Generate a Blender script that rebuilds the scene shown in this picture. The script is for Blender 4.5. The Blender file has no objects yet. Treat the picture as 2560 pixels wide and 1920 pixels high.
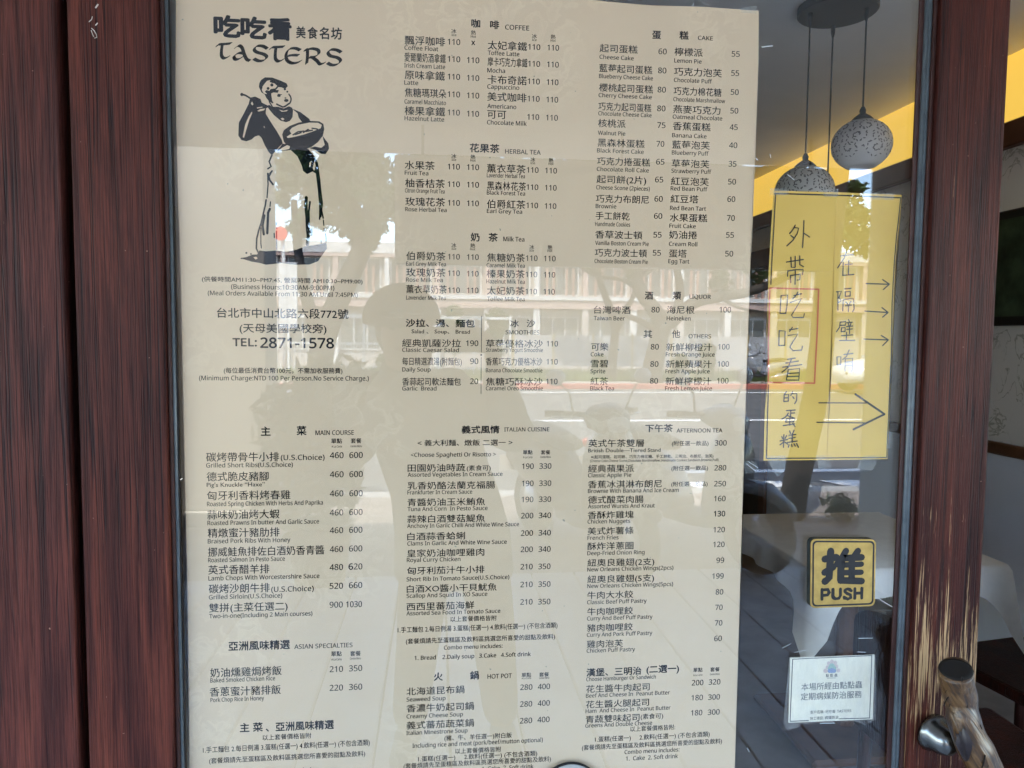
import bpy, bmesh, math, random
from mathutils import Vector, Matrix, Quaternion
R_ = math.radians
random.seed(7)
sc = bpy.context.scene
COL = sc.collection

# ------------------------------------------------------------------ camera
FPX = 1850.0                      # focal length in pixels of the 2560 x 1920 photograph
CAM = Vector((0.0, -1.15, 1.50))
_y, _p, _r = R_(5.8), R_(3.8), R_(0.5)
CF = Vector((math.sin(_y)*math.cos(_p), math.cos(_y)*math.cos(_p), -math.sin(_p)))
_R0 = Vector((math.cos(_y), -math.sin(_y), 0)); _U0 = _R0.cross(CF)
CR = _R0*math.cos(_r) + _U0*math.sin(_r); CU = _U0*math.cos(_r) - _R0*math.sin(_r)
cd = bpy.data.cameras.new('camera'); cam = bpy.data.objects.new('camera', cd); COL.objects.link(cam)
cd.sensor_fit = 'HORIZONTAL'; cd.sensor_width = 36.0; cd.lens = FPX/2560*36.0
cd.clip_start = 0.01; cd.clip_end = 2000
cam.matrix_world = Matrix(((CR.x, CU.x, -CF.x, CAM.x), (CR.y, CU.y, -CF.y, CAM.y), (CR.z, CU.z, -CF.z, CAM.z), (0, 0, 0, 1)))
sc.camera = cam

# ------------------------------------------------------------------ daylight
SUN_EL, SUN_AZ = R_(64), R_(-24)  # azimuth from +Y (behind the shop front), towards -X
w = bpy.data.worlds.new('World'); sc.world = w; w.use_nodes = True
nt = w.node_tree; bg = nt.nodes['Background']
sky = nt.nodes.new('ShaderNodeTexSky'); sky.sky_type = 'NISHITA'; sky.sun_disc = False
sky.sun_elevation = SUN_EL; sky.sun_rotation = SUN_AZ
nt.links.new(sky.outputs[0], bg.inputs[0]); bg.inputs[1].default_value = 0.15
sd = bpy.data.lights.new('sun', 'SUN'); sd.energy = 2.0; sd.angle = R_(0.5); sd.color = (1.0, 0.95, 0.87)
so = bpy.data.objects.new('sun', sd); COL.objects.link(so)
_s = Vector((math.sin(SUN_AZ)*math.cos(SUN_EL), math.cos(SUN_AZ)*math.cos(SUN_EL), math.sin(SUN_EL)))
so.rotation_euler = (-_s).to_track_quat('-Z', 'Y').to_euler(); so.location = (0, 0, 30)
vs = sc.view_settings; vs.view_transform = 'Standard'; vs.look = 'None'; vs.gamma = 1; vs.use_curve_mapping = False
vs.exposure = 3.9
sc.cycles.max_bounces = 12; sc.cycles.transparent_max_bounces = 16; sc.cycles.glossy_bounces = 6
sc.cycles.caustics_reflective = False; sc.cycles.caustics_refractive = False
sc.cycles.use_denoising = True; sc.cycles.sample_clamp_indirect = 6

# ------------------------------------------------------------------ places: where a sight line meets a plane of the street
def ray(px, py): return CF*FPX + CR*(px-1280) - CU*(py-960)
def P(px, py, y=0.0):
    d = ray(px, py); return CAM + d*((y-CAM.y)/d.y)
def M(px, py, D):                 # what the pane mirrors, D metres of travel from the lens
    d = ray(px, py); t = D/d.y; return Vector((d.x*t, 1.15-D, 1.5+d.z*t))
def pxm(px, py, y=0.0): return (P(px, py+10, y)-P(px, py, y)).length/10

# ------------------------------------------------------------------ materials
def nodes(name):
    m = bpy.data.materials.new(name); m.use_nodes = True; t = m.node_tree
    return m, t, t.nodes['Principled BSDF']
def N(t, kind, **kw):
    n = t.nodes.new('ShaderNode'+kind)
    for k, v in kw.items():
        if k.startswith('i_'):
            k = k[2:]; n.inputs[int(k) if k.isdigit() else k].default_value = v
        else: setattr(n, k, v)
    return n
def ramp(t, src, stops):
    n = t.nodes.new('ShaderNodeValToRGB'); e = n.color_ramp.elements
    while len(e) < len(stops): e.new(0.5)
    for x, (pos, c) in zip(e, stops): x.position = pos; x.color = (*c, 1) if len(c) == 3 else c
    t.links.new(src, n.inputs[0]); return n
def coords(t, scale, kind='Object', rot=(0, 0, 0)):
    c = N(t, 'TexCoord'); mp = N(t, 'Mapping'); mp.inputs['Scale'].default_value = scale; mp.inputs['Rotation'].default_value = rot
    t.links.new(c.outputs[kind], mp.inputs[0]); return mp.outputs[0]
def simple(name, col, rough=0.6, metal=0.0, noise=0.0, scale=8.0, spec=0.4, bump=0.0, emit=0.0):
    m, t, b = nodes(name)
    b.inputs['Roughness'].default_value = rough; b.inputs['Metallic'].default_value = metal
    b.inputs['Specular IOR Level'].default_value = spec
    b.inputs['Base Color'].default_value = (*col, 1)
    if noise or bump:
        nz = N(t, 'TexNoise', i_Scale=scale, i_Detail=6.0, i_Roughness=0.6); t.links.new(coords(t, (1, 1, 1)), nz.inputs['Vector'])
        if noise:
            lo = tuple(c*(1-noise) for c in col); hi = tuple(min(1, c*(1+noise)) for c in col)
            r = ramp(t, nz.outputs['Fac'], [(0.3, lo), (0.7, hi)]); t.links.new(r.outputs[0], b.inputs['Base Color'])
        if bump:
            bp = N(t, 'Bump', i_Strength=0.6, i_Distance=bump); t.links.new(nz.outputs['Fac'], bp.inputs['Height']); t.links.new(bp.outputs[0], b.inputs['Normal'])
    if emit:
        b.inputs['Emission Color'].default_value = (*col, 1); b.inputs['Emission Strength'].default_value = emit
    return m
def wood(name, dark, mid, light, pore, seed=0.0, wear=None, rough=0.5, fine=1.0):
    """stained softwood, grain along Z: broad bands, fine fibres, dark checks"""
    m, t, b = nodes(name); L = t.links.new
    c = N(t, 'TexCoord'); mp = N(t, 'Mapping'); mp.inputs['Location'].default_value = (seed, seed*1.7, seed*0.6); L(c.outputs['Object'], mp.inputs[0])
    def stretched(sx, sz, det=5.0, dist=0.0, ro=0.6):
        q = N(t, 'Mapping'); q.inputs['Scale'].default_value = (sx, sx*0.6, sz); L(mp.outputs[0], q.inputs[0])
        n = N(t, 'TexNoise', i_Scale=1.0, i_Detail=det, i_Roughness=ro, i_Distortion=dist); L(q.outputs[0], n.inputs['Vector']); return n.outputs['Fac']
    broad = stretched(15*fine, 1.5, 4.0, 0.9); fib = stretched(430*fine, 9.0, 4.0, 0.3, 0.7); med = stretched(120*fine, 2.6, 5.0, 0.7)
    chk = stretched(60*fine, 0.55, 2.0, 0.9)
    r1 = ramp(t, broad, [(0.30, dark), (0.5, mid), (0.72, light)])
    r2 = ramp(t, fib, [(0.34, (0.42, 0.36, 0.38)), (0.50, (0.95, 0.93, 0.92)), (0.68, (1.55, 1.36, 1.26))])
    mx = N(t, 'MixRGB', blend_type='MULTIPLY', i_Fac=0.85); L(r1.outputs[0], mx.inputs[1]); L(r2.outputs[0], mx.inputs[2])
    r3 = ramp(t, med, [(0.33, (0.30, 0.26, 0.30)), (0.43, (0.93, 0.92, 0.93)), (0.72, (1.15, 1.08, 1.04))])
    m2 = N(t, 'MixRGB', blend_type='MULTIPLY', i_Fac=0.75); L(mx.outputs[0], m2.inputs[1]); L(r3.outputs[0], m2.inputs[2])
    ab = N(t, 'Math', operation='SUBTRACT'); ab.inputs[1].default_value = 0.5; L(chk, ab.inputs[0])
    a2 = N(t, 'Math', operation='ABSOLUTE'); L(ab.outputs[0], a2.inputs[0])
    r4 = ramp(t, a2.outputs[0], [(0.0, (1, 1, 1)), (0.020, (0, 0, 0))])
    br = ramp(t, stretched(8*fine, 1.5, 2.0), [(0.42, (0, 0, 0)), (0.52, (1, 1, 1))])
    ck = N(t, 'Math', operation='MULTIPLY'); L(r4.outputs[0], ck.inputs[0]); L(br.outputs[0], ck.inputs[1])
    m3 = N(t, 'MixRGB'); L(ck.outputs[0], m3.inputs[0]); L(m2.outputs[0], m3.inputs[1]); m3.inputs[2].default_value = (*pore, 1)
    out = m3.outputs[0]
    if wear:                       # bare wood where hands rub the stain off: (z of centre, half height, colour)
        z0, hz, wc = wear
        sp = N(t, 'SeparateXYZ'); L(c.outputs['Object'], sp.inputs[0])
        d = N(t, 'Math', operation='SUBTRACT'); d.inputs[1].default_value = z0; L(sp.outputs[2], d.inputs[0])
        d1 = N(t, 'Math', operation='ABSOLUTE'); L(d.outputs[0], d1.inputs[0])
        d2 = N(t, 'MapRange'); d2.inputs['From Min'].default_value = 0.0; d2.inputs['From Max'].default_value = hz; d2.inputs['To Min'].default_value = 0.17; d2.inputs['To Max'].default_value = -0.20; L(d1.outputs[0], d2.inputs['Value'])
        s = N(t, 'Math', operation='MULTIPLY_ADD'); L(fib, s.inputs[0]); s.inputs[1].default_value = 1.1; L(d2.outputs[0], s.inputs[2])
        s1 = N(t, 'Math', operation='MULTIPLY'); L(med, s1.inputs[0]); s1.inputs[1].default_value = 0.55
        s2 = N(t, 'Math', operation='ADD'); L(s.outputs[0], s2.inputs[0]); L(s1.outputs[0], s2.inputs[1])
        bl0 = stretched(48, 2.6, 3.0); _b = N(t, 'Math', operation='MULTIPLY'); L(bl0, _b.inputs[0]); _b.inputs[1].default_value = 0.8; bl = _b.outputs[0]; s3 = N(t, 'Math', operation='ADD'); L(s2.outputs[0], s3.inputs[0]); L(bl, s3.inputs[1])
        wr = ramp(t, s3.outputs[0], [(0.0, (0, 0, 0)), (1.0, (1, 1, 1))])
        mr = N(t, 'MapRange'); mr.inputs['From Min'].default_value = 1.36; mr.inputs['From Max'].default_value = 1.43; L(s3.outputs[0], mr.inputs['Value'])
        m4 = N(t, 'MixRGB'); L(mr.outputs[0], m4.inputs[0]); L(out, m4.inputs[1])
        wcol = ramp(t, fib, [(0.35, tuple(x*0.6 for x in wc)), (0.62, wc)]); L(wcol.outputs[0], m4.inputs[2]); out = m4.outputs[0]
    sp2 = N(t, 'TexNoise', i_Scale=140.0, i_Detail=2.0); L(mp.outputs[0], sp2.inputs['Vector'])
    fl = ramp(t, sp2.outputs['Fac'], [(0.765, (0, 0, 0)), (0.80, (1, 1, 1))])
    m5 = N(t, 'MixRGB'); L(fl.outputs[0], m5.inputs[0]); L(out, m5.inputs[1]); m5.inputs[2].default_value = (0.30, 0.17, 0.12, 1)
    L(m5.outputs[0], b.inputs['Base Color'])
    b.inputs['Roughness'].default_value = rough; b.inputs['Specular IOR Level'].default_value = 0.13
    ad = N(t, 'Math', operation='MULTIPLY_ADD'); L(med, ad.inputs[0]); ad.inputs[1].default_value = 1.4; L(fib, ad.inputs[2])
    a3 = N(t, 'Math', operation='SUBTRACT'); L(ad.outputs[0], a3.inputs[0]); L(ck.outputs[0], a3.inputs[1])
    bp = N(t, 'Bump', i_Strength=0.75, i_Distance=0.0018); L(a3.outputs[0], bp.inputs['Height']); L(bp.outputs[0], b.inputs['Normal'])
    return m
def pane_glass(name, tint=(0.97, 0.985, 0.98)):
    m = bpy.data.materials.new(name); m.use_nodes = True; t = m.node_tree; t.nodes.clear(); L = t.links.new
    o = N(t, 'OutputMaterial'); tr = N(t, 'BsdfTransparent'); tr.inputs[0].default_value = (*tint, 1)
    g = N(t, 'BsdfGlossy'); g.inputs['Roughness'].default_value = 0.0; g.inputs[0].default_value = (1, 1, 1, 1)
    lw = N(t, 'LayerWeight'); lw.inputs[0].default_value = 0.5
    p5 = N(t, 'Math', operation='POWER'); p5.inputs[1].default_value = 5.0; L(lw.outputs['Facing'], p5.inputs[0])
    ma = N(t, 'Math', operation='MULTIPLY_ADD'); ma.inputs[1].default_value = 0.95; ma.inputs[2].default_value = 0.042; L(p5.outputs[0], ma.inputs[0])
    mx = N(t, 'MixShader'); L(ma.outputs[0], mx.inputs[0]); L(tr.outputs[0], mx.inputs[1]); L(g.outputs[0], mx.inputs[2]); L(mx.outputs[0], o.inputs[0])
    return m
def film(name, col=(0.9, 0.92, 0.93), alpha=0.12, rough=0.12):
    m = bpy.data.materials.new(name); m.use_nodes = True; t = m.node_tree; t.nodes.clear(); L = t.links.new
    o = N(t, 'OutputMaterial'); tr = N(t, 'BsdfTransparent'); b = N(t, 'BsdfPrincipled')
    b.inputs['Base Color'].default_value = (*col, 1); b.inputs['Roughness'].default_value = rough
    nz = N(t, 'TexNoise', i_Scale=60.0, i_Detail=3.0); L(coords(t, (1, 1, 0.35)), nz.inputs['Vector'])
    bp = N(t, 'Bump', i_Strength=0.5, i_Distance=0.002); L(nz.outputs['Fac'], bp.inputs['Height']); L(bp.outputs[0], b.inputs['Normal'])
    mr = N(t, 'MapRange'); mr.inputs['From Min'].default_value = 0.35; mr.inputs['From Max'].default_value = 0.75; mr.inputs['To Min'].default_value = alpha*0.4; mr.inputs['To Max'].default_value = alpha*2.2; L(nz.outputs['Fac'], mr.inputs['Value'])
    mx = N(t, 'MixShader'); L(mr.outputs[0], mx.inputs[0]); L(tr.outputs[0], mx.inputs[1]); L(b.outputs[0], mx.inputs[2]); L(mx.outputs[0], o.inputs[0])
    return m

# ------------------------------------------------------------------ building helpers
def tag(o, label=None, cat=None, group=None, kind=None):
    if label: o['label'] = label
    if cat: o['category'] = cat
    if group: o['group'] = group
    if kind: o['kind'] = kind
    return o
def thing(name, label, cat, loc=(0, 0, 0), group=None):
    o = bpy.data.objects.new(name, None); COL.objects.link(o); o.location = loc; o.empty_display_size = 0.1
    return tag(o, label, cat, group)
def link(name, me, mat, parent=None, label=None, smooth=False):
    """mesh coordinates are world metres; parents keep them there"""
    o = bpy.data.objects.new(name, me); COL.objects.link(o)
    for m in (mat if isinstance(mat, (list, tuple)) else [mat]): me.materials.append(m)
    if smooth:
        for p in me.polygons: p.use_smooth = True
    if parent:
        o.parent = parent; o.matrix_parent_inverse = world_of(parent).inverted()
    if label: o['label'] = label
    return o
def world_of(o):
    m = Matrix.LocRotScale(o.location, o.rotation_euler, o.scale)
    return (world_of(o.parent) @ o.matrix_parent_inverse @ m) if o.parent else m
def obj(name, bm, mat, parent=None, label=None, smooth=False, recalc=True):
    if recalc: bmesh.ops.recalc_face_normals(bm, faces=bm.faces)
    me = bpy.data.meshes.new(name); bm.to_mesh(me); bm.free(); return link(name, me, mat, parent, label, smooth)
def pyd(name, v, f, mat, parent=None, label=None, smooth=False):
    me = bpy.data.meshes.new(name); me.from_pydata([tuple(x) for x in v], [], f); me.update(); return link(name, me, mat, parent, label, smooth)
def box(bm, x0, x1, y0, y1, z0, z1, bev=0.0, seg=1):
    r = bmesh.ops.create_cube(bm, size=1.0, matrix=Matrix.Translation(((x0+x1)/2, (y0+y1)/2, (z0+z1)/2)) @ Matrix.Diagonal((abs(x1-x0), abs(y1-y0), abs(z1-z0), 1)))
    if bev:
        es = {e for v in r['verts'] for e in v.link_edges}
        bmesh.ops.bevel(bm, geom=list(es), offset=bev, segments=seg, affect='EDGES', profile=0.6)
    return bm
def bx(*a, **k): return box(bmesh.new(), *a, **k)
def tube(bm, pts, rad, n=10, cap=True, squash=None):
    pts = [Vector(p) for p in pts]; rad = rad if isinstance(rad, (list, tuple)) else [rad]*len(pts)
    rings = []; up = None
    for i, p in enumerate(pts):
        d = (pts[min(i+1, len(pts)-1)]-pts[max(i-1, 0)]).normalized()
        if up is None: up = d.orthogonal().normalized()
        up = (up-d*up.dot(d)).normalized(); s = d.cross(up)
        rings.append([bm.verts.new(p+(up*math.cos(a)+s*math.sin(a)*(squash or 1))*rad[i]) for a in [2*math.pi*k/n for k in range(n)]])
    for a, b in zip(rings, rings[1:]):
        for k in range(n): bm.faces.new((a[k], a[(k+1) % n], b[(k+1) % n], b[k]))
    if cap: bm.faces.new(rings[0][::-1]); bm.faces.new(rings[-1])
    return bm
def lathe(bm, prof, c, n=32, axis='Z'):
    c = Vector(c); rings = []
    for r, h in prof:
        ring = []
        for k in range(n):
            a = 2*math.pi*k/n; q = (r*math.cos(a), r*math.sin(a), h)
            if axis == 'Y': q = (q[0], -q[2], q[1])
            if axis == 'X': q = (q[2], q[0], q[1])
            ring.append(bm.verts.new(c+Vector(q)))
        rings.append(ring)
    for a, b in zip(rings, rings[1:]):
        for k in range(n): bm.faces.new((a[k], a[(k+1) % n], b[(k+1) % n], b[k]))
    bm.faces.new(rings[0][::-1]); bm.faces.new(rings[-1]); return bm
def sphere(bm, c, r, sub=2, sq=(1, 1, 1)):
    bmesh.ops.create_icosphere(bm, subdivisions=sub, radius=1.0, matrix=Matrix.Translation(c) @ Matrix.Diagonal((r*sq[0], r*sq[1], r*sq[2], 1))); return bm
def slab(bm, pts, y0, y1):
    """outline in XZ (list of (x, z)), thick from y0 (front) to y1"""
    a = [bm.verts.new((x, y0, z)) for x, z in pts]; b = [bm.verts.new((x, y1, z)) for x, z in pts]; n = len(pts)
    fs = [bm.faces.new(a), bm.faces.new(b[::-1])] + [bm.faces.new((a[i], b[i], b[(i+1) % n], a[(i+1) % n])) for i in range(n)]
    bmesh.ops.triangulate(bm, faces=fs[:2]); return bm
def copy_tree(o, parent=None):
    c = o.copy(); COL.objects.link(c); c.parent = parent
    for ch in [x for x in bpy.data.objects if x.parent == o]: copy_tree(ch, c)
    return c

# ------------------------------------------------------------------ print: lettering and drawn shapes laid flat on a sheet
FR = {'A': (380, 0, .27125), 'B': (380, 400, .27125), 'C': (380, 800, .27125), 'D': (380, 1050, .27125), 'E': (380, 1470, .27125),
      'F1': (960, 0, .22604), 'F2': (960, 330, .22604), 'F3': (960, 680, .22604), 'G1': (960, 1030, .22604), 'G2': (960, 1380, .22604), 'G3': (960, 1545, .22604),
      'H1': (1440, 0, .22604), 'H2': (1440, 350, .22604), 'H3': (1440, 690, .22604), 'H4': (1440, 1040, .22604), 'H5': (1440, 1390, .22604), 'H6': (1440, 1545, .22604),
      'Z': (0, 0, .25316), 'R1': (1860, 0, .31646), 'R2': (1860, 440, .31646), 'R3': (1860, 900, .31646), 'R4': (1860, 1280, .31646), 'S6': (1860, 1500, .25316), 'K': (2200, 1620, .18082)}
def fp(fr, x, y):
    a, b, s = FR[fr]; return a+x*s, b+y*s
def FP(fr, x, y, yy): return P(*fp(fr, x, y), yy)
_tc = bpy.data.curves.new('lettering', 'FONT')
_f0 = _tc.font; _f1 = _f0
try: _f1 = bpy.data.fonts.load(bpy.utils.system_resource('DATAFILES', path='fonts') + '/NotoSansHebrew-Regular.woff2')   # a face that ships with Blender, for plain latin lines
except Exception: pass
_tc.resolution_u = 2; _tc.fill_mode = 'FRONT'
_to = bpy.data.objects.new('lettering', _tc); COL.objects.link(_to)
_cache = {}
def glyphs(text, bold):
    key = (text, bold)
    if key not in _cache:
        _tc.font = _f1 if all(ord(c) < 127 for c in text) else _f0
        _tc.body = text
        _to.update_tag(); dg = bpy.context.evaluated_depsgraph_get(); ev = _to.evaluated_get(dg)
        me = ev.to_mesh(); _cache[key] = ([tuple(v.co) for v in me.vertices], [tuple(p.vertices) for p in me.polygons]); ev.to_mesh_clear()
    return _cache[key]
class Ink:
    def __init__(s, y): s.v = []; s.f = []; s.y = y; s.k = 0
    def lift(s): s.k += 1; return s.y - 1.2e-5*(s.k % 12)
    def text(s, fr, kind, em, x0, y, x1, text):
        bold = {'C': .024, 'L': .026, 'b': .014, 'K': .040}.get(kind, 0.0)
        v, f = glyphs(text, 0.0)
        if not v: return
        if all(ord(c) < 127 for c in text): k_ = max(q[1] for q in glyphs('H', 0.0)[0])/0.725; em = em/k_; bold *= k_      # same capital height whatever the face
        thin = 0.011 if not bold else 0.0
        a = FP(fr, x0, y, s.y); b = FP(fr, x1, y, s.y)
        h = em*FR[fr][2]*pxm(*fp(fr, x0, y), s.y)
        xs = [q[0] for q in v]; lo, hi = min(xs), max(xs); sx = (b.x-a.x)/(hi-lo)
        base = -0.08 if kind in 'cCbK' else 0.0
        for ox, oy in (((-thin, -thin*.6), (thin, thin*.6)) if not bold else ((0, bold), (0, -bold), (bold, 0), (-bold, 0)) if bold < .03 else tuple((bold*math.cos(k*math.pi/4), bold*math.sin(k*math.pi/4)) for k in range(8))):
            n = len(s.v); yy = s.lift()
            s.v += [(a.x+(q[0]+ox-lo)*sx, yy, a.z+(q[1]+oy-base)*h) for q in v]; s.f += [tuple(i+n for i in p) for p in f]
    def poly(s, fr, pts, up=0.0):
        n = len(s.v); yy = s.lift()-up
        s.v += [(q.x, yy, q.z) for q in (FP(fr, x, y, s.y) for x, y in pts)]
        bm = bmesh.new(); vs_ = [bm.verts.new((s.v[n+i][0], s.v[n+i][2], 0)) for i in range(len(pts))]
        fc = bm.faces.new(vs_); res = bmesh.ops.triangulate(bm, faces=[fc]); bm.verts.index_update()
        for t in bm.faces: s.f.append(tuple(n+q.index for q in t.verts))
        bm.free()
    def blob(s, fr, x, y, rx, ry=None, up=0.0, n=14): s.poly(fr, [(x+rx*math.cos(2*math.pi*k/n), y+(ry or rx)*math.sin(2*math.pi*k/n)) for k in range(n)], up)
    def stroke(s, fr, pts, wd, cap=True, curve=0):
        """round pen of width wd (frame units)"""
        if curve and len(pts) > 2: pts = smooth_path(pts, curve)
        sc_ = FR[fr][2]*pxm(*fp(fr, *pts[0]), s.y); r = wd*sc_/2
        q = [FP(fr, x, y, s.y) for x, y in pts]; q = [Vector((p.x, p.z)) for p in q]; yy = s.lift()
        L_, R2 = [], []
        for i, p in enumerate(q):
            d = (q[min(i+1, len(q)-1)]-q[max(i-1, 0)])
            d = d.normalized() if d.length > 1e-9 else Vector((1, 0)); nrm = Vector((-d.y, d.x))
            L_.append(p+nrm*r); R2.append(p-nrm*r)
        n = len(s.v); m_ = len(q)
        s.v += [(p.x, yy, p.y) for p in L_+R2]
        s.f += [(n+m_+i, n+m_+i+1, n+i+1, n+i) for i in range(m_-1)]
        if cap:
            for p in (q[0], q[-1]):
                n = len(s.v); yy = s.lift(); s.v += [(p.x+r*math.cos(a), yy, p.y+r*math.sin(a)) for a in [2*math.pi*k/8 for k in range(8)]]; s.f.append(tuple(range(n, n+8)))
    def nib(s, fr, pts, wd, ang, curve=6):
        """broad pen held at a fixed angle"""
        if curve and len(pts) > 2: pts = smooth_path(pts, curve)
        dx, dy = math.cos(R_(ang))*wd/2, -math.sin(R_(ang))*wd/2; tx, ty = -dy*0.13, dx*0.13
        n = len(s.v); yy = s.lift(); cs = []
        for x, y in pts:
            for ox, oy in ((dx+tx, dy+ty), (-dx+tx, -dy+ty), (-dx-tx, -dy-ty), (dx-tx, dy-ty)): cs.append((x+ox, y+oy))
        s.v += [(p.x, yy, p.z) for p in (FP(fr, x, y, s.y) for x, y in cs)]
        for i in range(len(pts)):
            b = n+4*i; s.f.append((b, b+1, b+2, b+3))
            if i+1 < len(pts):
                for k in range(4): s.f.append((b+k, b+(k+1) % 4, b+4+(k+1) % 4, b+4+k))
    def build(s, name, mat, parent, label=None):
        return pyd(name, s.v, s.f, mat, parent, label) if s.v else None
def smooth_path(pts, k):
    out = []; n = len(pts)
    for i in range(n-1):
        p0, p1, p2, p3 = (Vector(pts[max(i-1, 0)]), Vector(pts[i]), Vector(pts[i+1]), Vector(pts[min(i+2, n-1)]))
        for j in range(k):
            t = j/k; out.append(tuple(0.5*((2*p1)+(p2-p0)*t+(2*p0-5*p1+4*p2-p3)*t*t+(3*p1-p0-3*p2+p3)*t**3)))
    out.append(tuple(pts[-1])); return out
# ------------------------------------------------------------------ the menu: text as it stands on the sheet
COMBO = '(套餐煩請先至蛋糕區及飲料區挑選您所喜愛的甜點及飲料)'
DRINK = '1.手工麵包 2.每日例湯 3.蛋糕(任選一) 4.飲料(任選一) (不包含酒類)'
DRINK2 = '1.蛋糕(任選一)     2.飲料(任選一) (不包含酒類)'
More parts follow.
